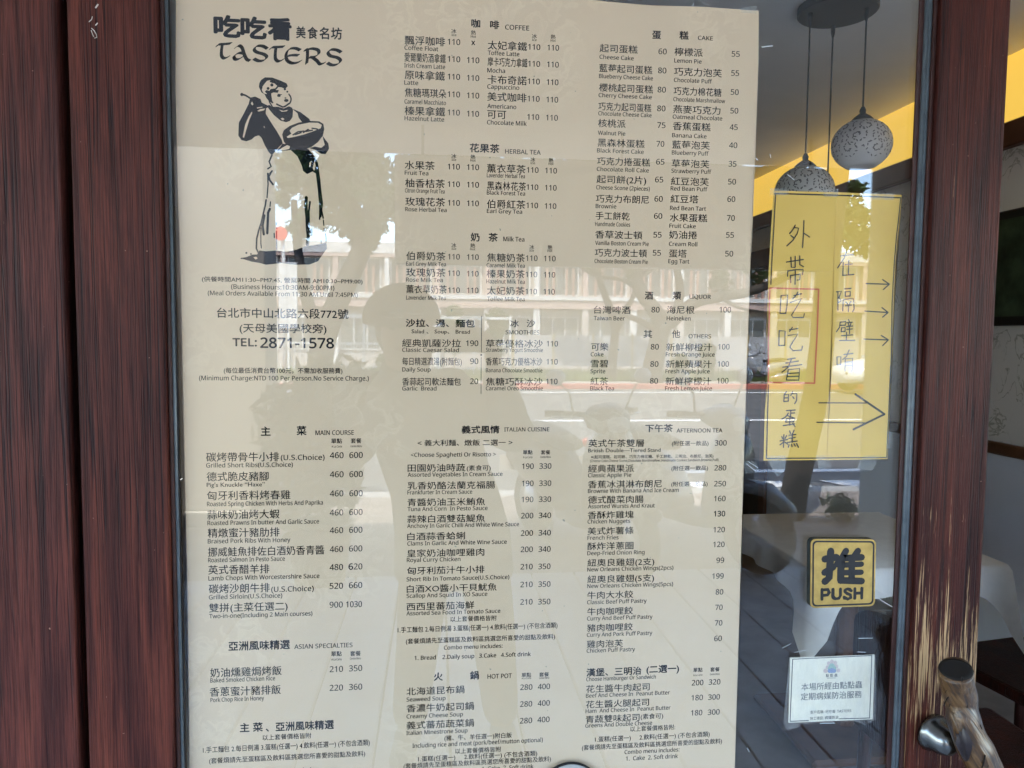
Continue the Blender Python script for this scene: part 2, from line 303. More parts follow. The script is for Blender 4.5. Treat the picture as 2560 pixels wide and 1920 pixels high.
# lines: frame, then kind (c/l plain, C/L bold, b semi-bold), em, x0, y, x1, text; '-' starts a dish, '#' a heading
MENU = [
('opening hours, address and telephone block', '''
-
@B
b 52 460 1120 1940 (供餐時間AM11:30~PM7:45, 營業時間 AM10:30~PM9:00)
l 58 730 1187 1680 (Business Hours:10:30AM-9:00PM)
l 56 515 1245 1895 (Meal Orders Available From 11:30 AM Until 7:45PM)
-
b 98 600 1452 1810 台北市中山北路六段772號
b 92 808 1590 1608 (天母美國學校旁)
@C
L 98 745 240 965 TEL:
L 126 1000 255 1675 2871-1578
-
b 56 662 490 1755 (每位最低消費台幣100元，不需加收服務費)
l 58 435 555 1998 (Minimum Charge:NTD 100 Per Person.No Service Charge.)
'''),
('main course list', '''
#
@C
C 92 1005 1068 1092 主
C 92 1335 1062 1422 菜
l 58 1507 1060 1860 MAIN COURSE
b 50 1652 1138 1752 單點
l 26 1655 1175 1752 A La Carte
b 50 1832 1136 1930 套餐
l 26 1830 1172 1935 Combo Menu
-
@D
c 92 500 385 1172 碳烤帶骨牛小排
l 66 1188 370 1590 (U.S.Choice)
l 74 1640 352 1765 460
l 74 1820 350 1942 600
l 56 500 438 1298 Grilled Short Ribs(U.S.Choice)
-
c 92 505 565 1075 德式脆皮豬腳
l 74 1640 528 1765 460
l 74 1820 526 1942 600
l 56 505 617 1040 Pig's Knuckle “Haxe”
-
c 92 508 740 1275 匈牙利香料烤春雞
l 74 1640 704 1763 460
l 74 1820 702 1941 600
l 56 508 795 1575 Roasted Spring Chicken With Herbs And Paprika
-
c 92 510 917 1175 蒜味奶油烤大蝦
l 74 1639 880 1762 460
l 74 1819 876 1940 600
l 56 512 970 1540 Roasted Prawns In butter And Garlic Sauce
-
c 92 515 1085 1175 精燉蜜汁豬肋排
l 74 1639 1044 1761 460
l 74 1818 1040 1939 600
l 56 515 1138 1275 Braised Pork Ribs With Honey
-
c 92 518 1260 1588 挪威鮭魚排佐白酒奶香青醬
l 74 1639 1218 1760 460
l 74 1817 1212 1938 600
l 56 518 1312 1225 Roasted Salmon In Pesto Sauce
-
c 92 520 1425 1082 英式香醋羊排
l 74 1638 1384 1760 480
L 76 1813 1379 1852 6
l 74 1860 1377 1938 20
l 56 521 1480 1543 Lamb Chops With Worcestershire Sauce
-
c 92 525 1600 1085 碳烤沙朗牛排
l 66 1100 1585 1490 (U.S.Choice)
l 74 1638 1557 1760 520
l 74 1816 1550 1937 660
l 56 525 1654 1200 Grilled Sirloin(U.S.Choice)
-
@E
c 88 527 225 1250 雙拼(主菜任選二)
l 74 1638 182 1758 900
l 74 1790 178 1935 1030
l 54 528 280 1478 Two-in-one(Including 2 Main courses)
'''),
('asian specialties list', '''
#
@E
C 92 707 580 1270 亞洲風味精選
l 56 1312 562 1848 ASIAN SPECIALTIES
b 50 1652 630 1748 單點
l 26 1654 668 1748 A La Carte
b 50 1827 628 1923 套餐
l 26 1825 660 1925 Combo Menu
-
c 92 538 825 1195 奶油燻雞焗烤飯
l 74 1638 776 1760 210
l 74 1816 768 1937 350
l 54 538 872 1135 Baked Smoked Chicken Rice
-
c 92 533 1002 1187 香蔥蜜汁豬排飯
l 74 1638 948 1760 220
l 74 1816 940 1937 360
l 52 540 1052 1033 Pork Chop Rice In Honey
'''),
('combo note under the asian specialties', '''
#
@E
C 90 812 1330 1020 主 菜
C 90 1050 1325 1675 、亞洲風味精選
-
c 56 1020 1405 1468 以上套餐價格皆附
c 62 470 1522 2008 '''+DRINK+'''
c 58 527 1620 1965 '''+COMBO+'''
l 58 940 1722 1540 Combo menu includes:
'''),
('coffee list', '''
#
@F1
C 100 968 302 1062 咖
C 100 1175 318 1272 啡
l 72 1340 325 1605 COFFEE
c 55 745 368 800 冰
l 34 748 397 800 Ice
c 55 962 385 1015 熱
l 34 960 415 1018 Hot
c 55 1636 425 1690 冰
l 34 1637 452 1688 Ice
c 55 1845 432 1897 熱
l 34 1843 460 1898 Hot
-
c 108 230 492 675 飄浮咖啡
l 86 705 492 842 110
L 82 967 497 1007 x
l 66 227 550 600 Coffee Float
-
c 108 227 680 682 愛爾蘭奶酒拿鐵
l 86 705 682 842 110
l 86 918 694 1053 110
l 66 225 745 675 Irish Cream Latte
-
c 108 230 875 672 原味拿鐵
l 86 705 877 840 110
l 86 918 891 1052 110
l 66 225 935 378 Latte
-
c 108 230 1070 688 焦糖瑪琪朵
l 86 705 1072 840 110
l 86 918 1085 1052 110
l 66 227 1145 685 Caramel Macchiato
-
c 108 230 1272 675 榛果拿鐵
l 86 705 1273 838 110
l 86 918 1287 1050 110
l 66 228 1330 665 Hazelnut Latte
-
c 106 1148 545 1580 太妃拿鐵
l 84 1595 547 1727 110
l 84 1808 555 1935 110
l 66 1148 607 1497 Toffee Latte
-
c 106 1147 728 1585 摩卡巧克力拿鐵
l 84 1595 733 1725 110
l 84 1804 741 1932 110
l 66 1143 800 1338 Mocha
-
c 106 1147 925 1577 卡布奇諾
l 84 1590 928 1722 110
l 84 1800 937 1928 110
l 66 1143 980 1495 Cappuccino
-
c 106 1143 1115 1575 美式咖啡
l 84 1588 1120 1720 110
l 84 1797 1130 1925 110
l 66 1143 1195 1462 Americano
-
c 106 1143 1310 1350 可可
l 84 1585 1322 1715 110
l 84 1792 1330 1922 110
l 66 1140 1375 1577 Chocolate Milk
'''),
('herbal tea list', '''
#
@F2
C 104 950 222 1275 花果茶
l 68 1340 238 1732 HERBAL TEA
c 55 745 292 800 冰
l 34 748 318 798 Ice
c 55 957 300 1010 熱
l 34 955 326 1013 Hot
c 55 1620 330 1672 冰
l 34 1620 355 1670 Ice
c 55 1822 338 1873 熱
l 34 1820 364 1875 Hot
-
c 104 230 412 560 水果茶
l 84 705 412 838 110
l 84 918 418 1050 110
l 62 230 472 490 Fruit Tea
-
c 104 235 610 672 柚香桔茶
l 84 706 606 838 110
l 84 918 612 1049 110
l 62 233 668 670 Citron Orange Fruit Tea
-
c 104 237 815 675 玫瑰花茶
l 84 707 813 838 110
l 84 918 818 1048 110
l 62 235 875 692 Rose Herbal Tea
-
c 104 1140 448 1565 薰衣草茶
l 82 1580 448 1708 110
l 82 1783 455 1912 110
l 62 1138 500 1558 Lavender Herbal Tea
-
c 104 1140 640 1570 黑森林花茶
l 82 1577 638 1705 110
l 82 1780 645 1908 110
l 62 1138 692 1560 Black Forest Tea
-
c 104 1138 842 1563 伯爵紅茶
l 82 1575 840 1703 110
l 82 1778 847 1905 110
l 62 1138 895 1527 Earl Grey Tea
'''),
('milk tea list', '''
#
@F2
C 100 960 1208 1055 奶
C 100 1158 1210 1257 茶
l 68 1320 1207 1552 Milk Tea
c 55 747 1278 800 冰
l 34 748 1303 798 Ice
c 55 955 1282 1008 熱
l 34 952 1308 1010 Hot
c 55 1610 1297 1660 冰
l 34 1610 1322 1658 Ice
c 55 1810 1302 1862 熱
l 34 1807 1326 1862 Hot
-
c 102 247 1415 680 伯爵奶茶
l 82 708 1408 838 110
l 82 918 1412 1047 110
l 62 245 1478 685 Earl Grey Milk Tea
-
c 102 247 1597 680 玫瑰奶茶
l 82 708 1590 838 110
l 82 918 1596 1045 110
l 62 245 1655 650 Rose Milk Tea
-
@F3
c 102 247 235 693 薰衣草奶茶
l 82 710 230 838 110
l 82 918 232 1043 110
l 62 245 305 682 Lavender Milk Tea
-
@F2
c 100 1140 1432 1558 焦糖奶茶
l 82 1570 1424 1697 110
l 82 1770 1428 1897 110
l 62 1135 1495 1557 Caramel Milk Tea
-
c 100 1137 1612 1555 榛果奶茶
l 82 1567 1604 1693 110
l 82 1768 1608 1893 110
@F3
l 62 1133 125 1557 Hazelnut Milk Tea
-
c 100 1138 250 1553 太妃奶茶
l 82 1565 245 1690 110
l 82 1765 247 1888 110
l 62 1142 318 1555 Toffee Milk Tea
'''),
('salad, soup and bread list', '''
#
@F3
C 92 242 605 1003 沙拉、湯、麵包
l 62 305 677 950 Salad 、 Soup、 Bread
-
c 94 202 828 850 經典凱薩沙拉
l 84 908 818 1042 190
l 62 202 883 828 Classic Caesar Salad
-
c 94 202 1030 860 每日精選濃湯(附麵包)
l 84 953 1017 1042 90
l 62 202 1100 515 Daily Soup
-
c 94 202 1255 850 香蒜起司軟法麵包
l 84 953 1239 1040 20
l 62 202 1310 580 Garlic  Bread
'''),
('smoothies list', '''
#
@F3
b 90 1395 610 1490 冰
b 90 1578 610 1670 沙
l 62 1345 688 1718 SMOOTHIES
-
c 94 1128 833 1755 草莓優格冰沙
l 82 1800 822 1923 110
l 60 1128 882 1758 Strawberry Yogurt Smoothie
-
c 94 1127 1032 1750 香蕉巧克力優格冰沙
l 82 1797 1022 1920 110
l 60 1127 1108 1752 Banana Chocolate Smoothie
-
c 94 1127 1255 1753 焦糖巧酥冰沙
l 82 1793 1240 1918 110
l 60 1127 1308 1757 Caramel Oreo Smoothie
'''),
('italian cuisine list', '''
#
@G1
C 92 860 237 1275 義式風情
l 60 1330 215 1828 ITALIAN CUISINE
c 75 372 377 1420 < 義大利麵、燉飯 二選一 >
l 62 297 497 1237 <Choose Spaghetti Or Risotto >
b 52 1537 470 1642 單點
l 30 1537 511 1642 A La Carte
b 52 1735 470 1838 套餐
l 30 1730 508 1843 Combo Menu
-
c 92 262 662 898 田園奶油時蔬
c 66 915 650 1180 (素食可)
l 82 1527 630 1655 190
l 82 1718 628 1850 330
l 62 262 717 1310 Assorted Vegetables In Cream Sauce
-
c 92 262 858 1227 乳香奶酪法蘭克福腸
l 82 1525 820 1653 190
l 82 1716 818 1849 330
l 62 260 912 975 Frankfurter In Cream Sauce
-
c 92 260 1042 1117 青醬奶油玉米鮪魚
l 82 1522 998 1651 190
l 82 1714 995 1847 330
l 62 260 1097 1145 Tuna And Corn  In Pesto Sauce
-
c 92 258 1228 1115 蒜辣白酒雙菇鯷魚
l 82 1517 1177 1650 200
l 82 1712 1174 1847 340
l 62 257 1283 1492 Anchovy In Garilc Chilli And White Wine Sauce
-
c 92 258 1420 895 白酒蒜香蛤蜊
l 82 1514 1370 1647 200
l 82 1710 1366 1844 340
l 62 258 1478 1357 Clams In Garlic And White Wine Sauce
-
c 92 255 1607 1108 皇家奶油咖哩雞肉
l 82 1512 1550 1645 200
l 82 1709 1547 1842 340
@G2
l 62 253 112 845 Royal Curry Chicken
-
c 92 255 252 1110 匈牙利茄汁牛小排
l 82 1510 193 1643 210
l 82 1708 190 1840 350
l 62 250 325 1385 Short Rib In Tomato Sauce(U.S.Choice)
-
c 92 252 452 1245 白酒XO醬小干貝魷魚
l 82 1508 390 1643 210
l 82 1707 386 1840 350
l 62 250 508 1142 Scallop And Squid In XO Sauce
-
c 92 250 648 998 西西里蕃茄海鮮
l 82 1507 583 1642 210
l 82 1705 580 1839 350
l 62 248 702 1285 Assorted Sea Food In Tomato Sauce
-
c 64 735 773 1245 以上套餐價格皆附
c 70 152 895 1918 '''+DRINK+'''
c 66 242 1018 1890 '''+COMBO+'''
l 60 663 1080 1310 Combo menu includes:
l 62 338 1195 1622 1. Bread    2.Daily soup   3.Cake   4.Soft drink
'''),
('hot pot list', '''
#
@G3
C 98 552 695 648 火
C 98 953 680 1047 鍋
l 68 1145 672 1412 HOT POT
b 52 1522 655 1627 單點
l 30 1522 678 1627 A La Carte
b 52 1717 650 1823 套餐
l 30 1715 675 1827 Combo Menu
-
c 94 250 857 888 北海道昆布鍋
l 82 1507 797 1640 280
l 82 1702 790 1835 400
l 62 250 925 680 Seaweed Soup
-
c 94 250 1045 993 香濃牛奶起司鍋
l 82 1505 983 1638 280
l 82 1700 973 1833 400
l 62 250 1112 873 Creamy Cheese Soup
-
c 94 250 1233 993 義式蕃茄蔬菜鍋
l 82 1503 1167 1637 280
l 82 1697 1155 1830 400
l 62 248 1295 923 Italian Minestrone Soup
-
c 64 668 1358 1412 (豬、牛、羊任選一)附白飯
l 64 315 1437 1755 Including rice and meat (pork/beef/mutton optional)
c 64 788 1503 1293 以上套餐價格皆附
c 66 378 1590 1693 '''+DRINK2+'''
c 66 217 1668 1845 '''+COMBO+'''
l 62 1085 1690 1652 1. Cake  2. Soft drink
'''),
('cake list', '''
#
@H1
C 100 843 428 938 蛋
C 100 1145 435 1242 糕
l 62 1348 440 1513 CAKE
-
c 98 262 575 680 起司蛋糕
l 84 913 597 1002 60
l 62 260 650 638 Cheese Cake
-
c 98 257 795 843 藍莓起司蛋糕
l 84 908 808 998 80
l 62 255 862 850 Blueberry Cheese Cake
-
c 98 255 1010 850 櫻桃起司蛋糕
l 84 903 1020 993 80
l 62 250 1073 838 Cherry Cheese Cake
-
c 98 248 1218 832 巧克力起司蛋糕
l 84 898 1228 988 80
l 62 247 1275 835 Chocolate Cheese Cake
-
c 98 245 1405 548 核桃派
l 84 900 1413 988 75
l 62 243 1490 545 Walnut Pie
-
c 98 240 1620 757 黑森林蛋糕
l 84 890 1620 975 70
@H2
l 62 233 137 748 Black Forest Cake
-
c 96 233 275 818 巧克力捲蛋糕
l 84 887 270 977 65
l 62 230 342 805 Chocolate Roll Cake
-
c 96 228 475 775 起司餅(2片)
l 84 875 467 963 65
l 62 223 545 815 Cheese Scone (2pieces)
-
c 96 220 690 805 巧克力布朗尼
l 84 868 680 958 60
l 62 218 752 445 Brownie
-
c 96 217 880 593 手工餅乾
l 84 863 870 952 60
l 62 213 950 598 Handmade Cookies
-
c 96 213 1088 732 香草波士頓
l 84 857 1077 945 55
l 62 213 1160 803 Vanilla Boston Cream Pie
-
c 96 208 1288 783 巧克力波士頓
l 84 850 1277 938 55
l 62 205 1360 793 Chocolate Boston Cream Pie
-
@H1
c 98 1090 615 1400 檸檬派
l 84 1722 625 1810 55
l 62 1087 690 1388 Lemon Pie
-
c 98 1085 833 1612 巧克力泡芙
l 84 1717 837 1803 55
l 62 1083 905 1503 Chocolate Puff
-
c 98 1080 1048 1608 巧克力棉花糖
l 84 1712 1047 1798 50
l 62 1077 1118 1648 Chocolate Marshmallow
-
c 98 1075 1250 1597 燕麥巧克力
l 84 1707 1253 1793 50
l 62 1070 1312 1617 Oatmeal Chocolate
-
c 98 1070 1437 1487 香蕉蛋糕
l 84 1700 1435 1787 45
l 62 1063 1517 1443 Banana Cake
-
c 98 1063 1642 1478 藍莓泡芙
l 84 1693 1635 1782 40
@H2
l 62 1060 160 1465 Blueberry Puff
-
c 96 1058 300 1473 草莓泡芙
l 84 1688 293 1773 35
l 62 1055 362 1495 Strawberry Puff
-
c 96 1050 497 1468 紅豆泡芙
l 84 1682 490 1768 50
l 62 1047 557 1452 Red Bean Puff
-
c 96 1045 693 1352 紅豆塔
l 84 1675 683 1760 60
l 62 1040 773 1437 Red Bean Tart
-
c 96 1037 900 1450 水果蛋糕
l 84 1670 892 1755 70
l 62 1033 970 1323 Fruit Cake
-
c 96 1030 1090 1338 奶油捲
l 84 1660 1080 1745 55
l 62 1028 1170 1340 Cream Roll
-
c 96 1027 1297 1223 蛋塔
l 84 1650 1287 1737 50
l 62 1022 1362 1252 Egg Tart
'''),
('liquor list', '''
#
@H3
C 94 762 258 850 酒
C 94 1067 258 1160 類
l 62 1255 250 1490 LIQUOR
-
c 92 195 415 603 台灣啤酒
l 82 835 402 923 80
l 62 197 488 538 Taiwan Beer
-
c 92 1005 415 1310 海尼根
l 82 1587 402 1713 100
l 62 1003 490 1267 Heineken
'''),
('other drinks list', '''
#
@H3
b 92 748 683 840 其
b 92 1060 683 1152 他
l 62 1245 688 1493 OTHERS
-
c 92 168 825 358 可樂
l 82 827 812 915 80
l 62 163 888 303 Coke
-
c 92 163 1010 355 雪碧
l 82 822 1003 910 80
l 62 160 1075 323 Sprite
-
c 92 160 1205 353 紅茶
l 82 818 1190 905 80
l 62 157 1265 420 Black Tea
-
c 92 998 828 1505 新鮮柳橙汁
l 82 1572 812 1697 100
l 62 993 888 1532 Fresh Orange Juice
-
c 92 993 1015 1500 新鮮蘋果汁
l 82 1567 1002 1690 100
l 62 990 1075 1477 Fresh Apple Juice
-
c 92 990 1205 1495 新鮮檸檬汁
l 82 1560 1188 1685 100
l 62 985 1265 1503 Fresh Lemon Juice
'''),
('afternoon tea list', '''
#
@H4
C 92 767 178 1067 下午茶
l 60 1112 183 1618 AFTERNOON TEA
-
c 92 137 345 748 英式午茶雙層
c 58 1060 330 1465 (附任選一飲品)
l 80 1535 327 1665 300
l 60 135 402 935 British Double—Tiered Stand
c 42 165 472 1518 ※(起司蛋糕、起司餅、巧克力棉花糖、手工餅乾、三明治、布朗尼、泡芙)
l 36 155 510 1575 (Cheese Cake,Cheese Scone,Chocolate Marshmallow ,Handmade Cookies,Sandwich,Brownie,Puff)
-
c 92 135 625 640 經典蘋果派
c 58 1055 605 1460 (附任選一飲品)
l 80 1530 602 1660 280
l 60 133 678 610 Classic Apple Pie
-
c 92 133 800 948 香蕉冰淇淋布朗尼
c 58 1053 780 1455 (附任選一飲品)
l 80 1527 778 1657 250
l 60 132 852 1135 Brownie With Banana And Ice Cream
-
c 92 133 970 745 德式酸菜肉腸
l 80 1527 943 1653 160
l 60 132 1022 870 Assorted Wursts And Kraut
-
c 90 130 1138 635 香酥炸雞塊
L 80 1525 1110 1648 130
l 60 128 1190 598 Chicken Nuggets
-
c 90 128 1315 635 美式炸薯條
l 80 1520 1287 1645 120
l 60 127 1370 470 French Fries
-
c 90 127 1483 633 酥炸洋蔥圈
l 80 1518 1450 1642 120
l 60 125 1540 757 Deep-Fried Onion Ring
-
@H5
c 90 127 118 865 紐奧良雞翅(2支)
l 80 1553 77 1637 99
l 60 125 172 1075 New Orleans Chicken Wings(2pcs)
-
c 90 127 300 862 紐奧良雞翅(5支)
l 80 1507 252 1632 199
l 60 125 355 1072 New Orleans Chicken Wings(5pcs)
-
c 90 125 477 630 牛肉大水餃
l 80 1545 427 1627 80
l 60 123 534 780 Classic Beef Puff Pastry
-
c 90 125 658 628 牛肉咖哩餃
l 80 1540 598 1620 70
l 60 122 714 845 Curry And Beef Puff Pastry
-
c 90 122 838 625 豬肉咖哩餃
l 80 1535 770 1617 70
l 60 120 895 842 Curry And Pork Puff Pastry
-
c 90 120 1018 518 雞肉泡芙
l 80 1528 942 1612 60
l 60 118 1070 652 Chicken Puff Pastry
'''),
('hamburger and sandwich list', '''
#
@H5
C 94 117 1333 720 漢堡、三明治
C 94 780 1298 1137 (二選一)
l 58 113 1385 882 Choose Hamburger Or Sandwich
b 52 1298 1285 1398 單點
l 28 1298 1328 1398 A La Carte
b 52 1485 1280 1587 套餐
l 28 1480 1318 1587 Combo Menu
-
c 90 113 1514 812 花生醬牛肉起司
l 80 1280 1432 1407 200
l 80 1468 1424 1595 320
l 60 110 1568 1035 Beef And Cheese In  Peanut Butter
-
@H6
c 90 110 1000 805 花生醬火腿起司
l 80 1277 912 1402 180
l 80 1462 905 1590 300
l 60 107 1052 1043 Ham  And Cheese In  Peanut Butter
-
c 90 107 1165 700 青蔬雙味起司
c 66 715 1122 963 (素食可)
l 80 1272 1079 1395 180
l 80 1458 1072 1587 300
l 60 103 1213 840 Greens And Double Cheese
-
c 64 600 1258 1095 以上套餐價格皆附:
c 66 210 1373 1477 '''+DRINK2+'''
c 64 65 1464 1612 '''+COMBO+'''
l 60 537 1505 1142 Combo menu includes:
l 62 552 1577 1125 1.  Cake  2. Soft drink
'''),
]
YM = 0.0080                       # front of the menu sheet, just behind the pane (0 to 6 mm)
def menu_paper():
    m, t, b = nodes('menu_paper'); L = t.links.new
    v = coords(t, (1, 1, 1))
    n1 = N(t, 'TexNoise', i_Scale=4.2, i_Detail=1.0); L(v, n1.inputs['Vector'])
    vo = N(t, 'TexVoronoi', i_Scale=34.0); vo.feature = 'SMOOTH_F1'; vo.inputs['Smoothness'].default_value = 0.4
    wv = N(t, 'TexNoise', i_Scale=30.0, i_Detail=5.0, i_Distortion=1.4); L(v, wv.inputs['Vector']); L(v, vo.inputs['Vector'])
    a = ramp(t, n1.outputs['Fac'], [(0.52, (0, 0, 0)), (0.62, (1, 1, 1))])
    c = ramp(t, wv.outputs['Fac'], [(0.46, (0, 0, 0)), (0.52, (1, 1, 1)), (0.60, (0.3, 0.3, 0.3))])
    k = N(t, 'Math', operation='MULTIPLY'); L(a.outputs[0], k.inputs[0]); L(c.outputs[0], k.inputs[1])
    mx = N(t, 'MixRGB'); L(k.outputs[0], mx.inputs[0]); mx.inputs[1].default_value = (0.75, 0.565, 0.40, 1); mx.inputs[2].default_value = (0.80, 0.615, 0.44, 1)
    n2 = N(t, 'TexNoise', i_Scale=1.7, i_Detail=3.0); L(v, n2.inputs['Vector'])
    r2 = ramp(t, n2.outputs['Fac'], [(0.35, (0.955, 0.96, 0.965)), (0.65, (1.02, 1.01, 1.0))])
    m2 = N(t, 'MixRGB', blend_type='MULTIPLY', i_Fac=1.0); L(mx.outputs[0], m2.inputs[1]); L(r2.outputs[0], m2.inputs[2])
    sp = N(t, 'TexNoise', i_Scale=120.0, i_Detail=1.0); L(v, sp.inputs['Vector'])
    sr = ramp(t, sp.outputs['Fac'], [(0.775, (0, 0, 0)), (0.79, (1, 1, 1))])
    m3 = N(t, 'MixRGB'); L(sr.outputs[0], m3.inputs[0]); L(m2.outputs[0], m3.inputs[1]); m3.inputs[2].default_value = (0.42, 0.36, 0.29, 1)
    L(m3.outputs[0], b.inputs['Base Color']); b.inputs['Roughness'].default_value = 0.42; b.inputs['Specular IOR Level'].default_value = 0.06
    # the film over the sheet is creased here and there
    cr = N(t, 'TexNoise', i_Scale=6.0, i_Detail=4.0, i_Distortion=0.8); L(coords(t, (1, 1, 0.5)), cr.inputs['Vector'])
    bp = N(t, 'Bump', i_Strength=0.35, i_Distance=0.004); L(cr.outputs['Fac'], bp.inputs['Height']); L(bp.outputs[0], b.inputs['Coat Normal'])
    wv2 = N(t, 'TexNoise', i_Scale=2.6, i_Detail=2.0); L(coords(t, (1, 1, 0.6)), wv2.inputs['Vector'])      # the sheet does not lie dead flat
    bp2 = N(t, 'Bump', i_Strength=0.5, i_Distance=0.05); L(wv2.outputs['Fac'], bp2.inputs['Height']); L(bp2.outputs[0], b.inputs['Normal'])
    b.inputs['Coat Weight'].default_value = 0.03; b.inputs['Coat Roughness'].default_value = 0.10
    return m
INK = simple('menu_ink', (0.004, 0.005, 0.010), 0.7, spec=0.03)
PAPER = menu_paper()
MENU_THING = thing('menu_poster', 'large cream bilingual menu with black print behind the door glass', 'menu', (P(1150, 960, YM).x, YM, 1.4))
# the sheet: its left edge bows a little and its top edge waves
def sheet_edge():
    L_ = [(430.2, -260), (430.2, 0), (438.5, 225), (444.3, 450), (450.5, 650), (455.1, 850), (459.5, 1050), (463.3, 1250), (469, 1500), (472, 1760), (474, 2150)]
    Rr = [(1897, 27), (1896, 160), (1888.5, 375), (1880, 600), (1873.5, 720), (1862, 1060), (1852.5, 1395), (1843, 1720), (1837, 1920), (1830, 2150)]
    T_ = [(440, -47), (700, -31), (960, -20), (1200, -12), (1430, -4), (1480, 0), (1560, 8), (1640, 14.5), (1700, 15), (1760, 17), (1840, 23)]
    pts = [(P(x, y, YM).x, P(x, y, YM).z) for x, y in Rr[::-1]] + [(P(x, y, YM).x, P(x, y, YM).z) for x, y in T_[::-1]] + [(P(x, y, YM).x, P(x, y, YM).z) for x, y in L_[2:]]
    return pts
bm = slab(bmesh.new(), sheet_edge(), YM, YM+0.0007); obj('sheet', bm, PAPER, MENU_THING)
YI = YM-0.00015
for label, body in MENU:
    fr = None; part = None; ink = None; head = False; jobs = []
    for ln in body.strip().split('\n'):
        if ln == '#': jobs.append(('heading_lettering', []))
        elif ln == '-': jobs.append(('item_lettering', []))
        elif ln.startswith('@'): fr = ln[1:]
        else:
            k, em, x0, y, x1, tx = ln.split(' ', 5); jobs[-1][1].append((fr, k, float(em), float(x0), float(y), float(x1), tx))
    for nm, rows in jobs:
        ink = Ink(YI)
        for r in rows: ink.text(*r)
        if part is None: part = ink.build('section_lettering', INK, MENU_THING, 'printed '+label); part['kind'] = 'stuff'
        else: ink.build(nm, INK, part)['kind'] = 'stuff'      # strokes too small to pick apart
# divider between salads and smoothies
ink = Ink(YI); ink.stroke('F3', [(1078, 485), (1077, 890)], 6, False); ink.blob('F3', 1075, 917, 10); ink.stroke('F3', [(1075, 942), (1073, 1350)], 6, False)
ink.build('divider_line', INK, MENU_THING)
# shop name
ink = Ink(YI)
for i, (ch, x0, x1, y) in enumerate([('吃', 578, 810, 336), ('吃', 826, 1050, 350), ('看', 1076, 1280, 360)]): ink.text('A', 'K', 212, x0, y, x1, ch)
for ch, x0, x1, y in [('美', 1330, 1415, 350), ('食', 1435, 1527, 355), ('名', 1545, 1630, 358), ('坊', 1652, 1750, 360)]: ink.text('A', 'C', 116, x0, y, x1, ch)
# uncial letters drawn with a broad pen
def U(*st):
    for pts in st: ink.nib('A', pts, 34, 38)
U([(600, 425), (612, 410), (660, 407), (728, 400)], [(648, 412), (640, 470), (642, 515), (668, 538), (708, 522)])
U([(770, 440), (800, 420), (830, 440), (850, 500), (872, 545), (900, 560)], [(845, 492), (800, 488), (758, 515), (765, 545), (800, 545), (850, 515)])
U([(1062, 448), (1020, 425), (965, 425), (942, 455), (965, 480), (1030, 500), (1058, 525), (1035, 555), (985, 562), (940, 542)])
U([(1092, 450), (1108, 436), (1160, 434), (1215, 430)], [(1142, 440), (1136, 500), (1140, 545), (1168, 566), (1208, 550)])
U([(1365, 462), (1320, 445), (1265, 452), (1236, 500), (1245, 555), (1290, 582), (1340, 577), (1372, 562)], [(1250, 515), (1300, 508), (1350, 510)])
U([(1412, 458), (1432, 462), (1432, 530), (1425, 585)], [(1410, 465), (1470, 448), (1530, 462), (1535, 500), (1490, 525), (1450, 528)], [(1475, 525), (1520, 560), (1550, 592), (1590, 580)])
U([(1742, 482), (1700, 460), (1645, 458), (1622, 485), (1645, 515), (1710, 532), (1738, 560), (1712, 592), (1660, 600), (1618, 580)])
ink.build('name_lettering', INK, MENU_THING, 'black shop name in brush characters and uncial letters')
# the cook with spoon and bowl: black shapes, then light ones laid over
ink = Ink(YI); pa = Ink(YI-0.00017)
B0 = 1474.7
def bk(*p): ink.poly('A', list(p))
def wh(*p): pa.poly('A', list(p))
bk((985, 800), (990, 765), (1005, 738), (1040, 713), (1110, 715), (1190, 745), (1240, 768), (1252, 795), (1228, 818), (1190, 805), (1165, 803), (1140, 830), (1170, 830), (1160, 855), (1120, 852), (1098, 862), (1103, 895), (1108, 930), (1122, 948), (1082, 935), (1055, 905), (1040, 872), (1008, 850))
wh((1020, 795), (1035, 775), (1060, 745), (1090, 738), (1085, 757), (1130, 770), (1155, 792), (1135, 815), (1095, 820), (1082, 838), (1055, 830), (1040, 845), (1062, 868), (1030, 862), (1012, 830))
ink2 = Ink(YI-0.00034)
for x, y, r in ((1105, 783, 15), (1070, 815, 13)): ink2.blob('A', x, y, r)
ink.stroke('A', [(1262, 868), (1278, 895), (1281, 925), (1268, 955)], 13, curve=4); ink.blob('A', 1170, 882, 17, 12); ink.stroke('A', [(1160, 868), (1195, 872)], 7)
ink.blob('A', 1230, 903, 9, 6); ink.blob('A', 1238, 926, 21, 14); ink.blob('A', 1225, 822, 11); ink.blob('A', 1247, 845, 9); ink.stroke('A', [(1090, 930), (1110, 945)], 16)
ink.stroke('A', [(1075, 915), (1085, 945), (1110, 985)], 12); ink.stroke('A', [(1150, 960), (1180, 975), (1215, 985), (1262, 955)], 15, curve=4)
bk((1105, 985), (1165, 985), (1215, 1000), (1262, 980), (1290, 992), (1300, 1015), (1295, 1080), (1270, 1115), (1235, 1126), (1185, 1112), (1125, 1062), (1085, 1015), (1060, 980), (1080, 965))
wh((1170, 1010), (1210, 1022), (1255, 1012), (1240, 1026), (1195, 1030)); wh((1185, 1092), (1205, 1085), (1222, 1098), (1205, 1110))
bk((905, 900), (950, 890), (1000, 912), (1012, 945), (1075, 985), (1052, 1000), (1048, 1048), (1092, 1120), (1150, 1208), (1197, 1290), (1205, 1325), (1180, 1345), (1140, 1390), (1105, 1432), (1075, 1400), (1040, 1340), (1010, 1270), (985, 1248), (950, 1258), (920, 1285), (870, 1303), (825, 1292), (796, 1250), (800, 1130), (842, 1055), (890, 960))
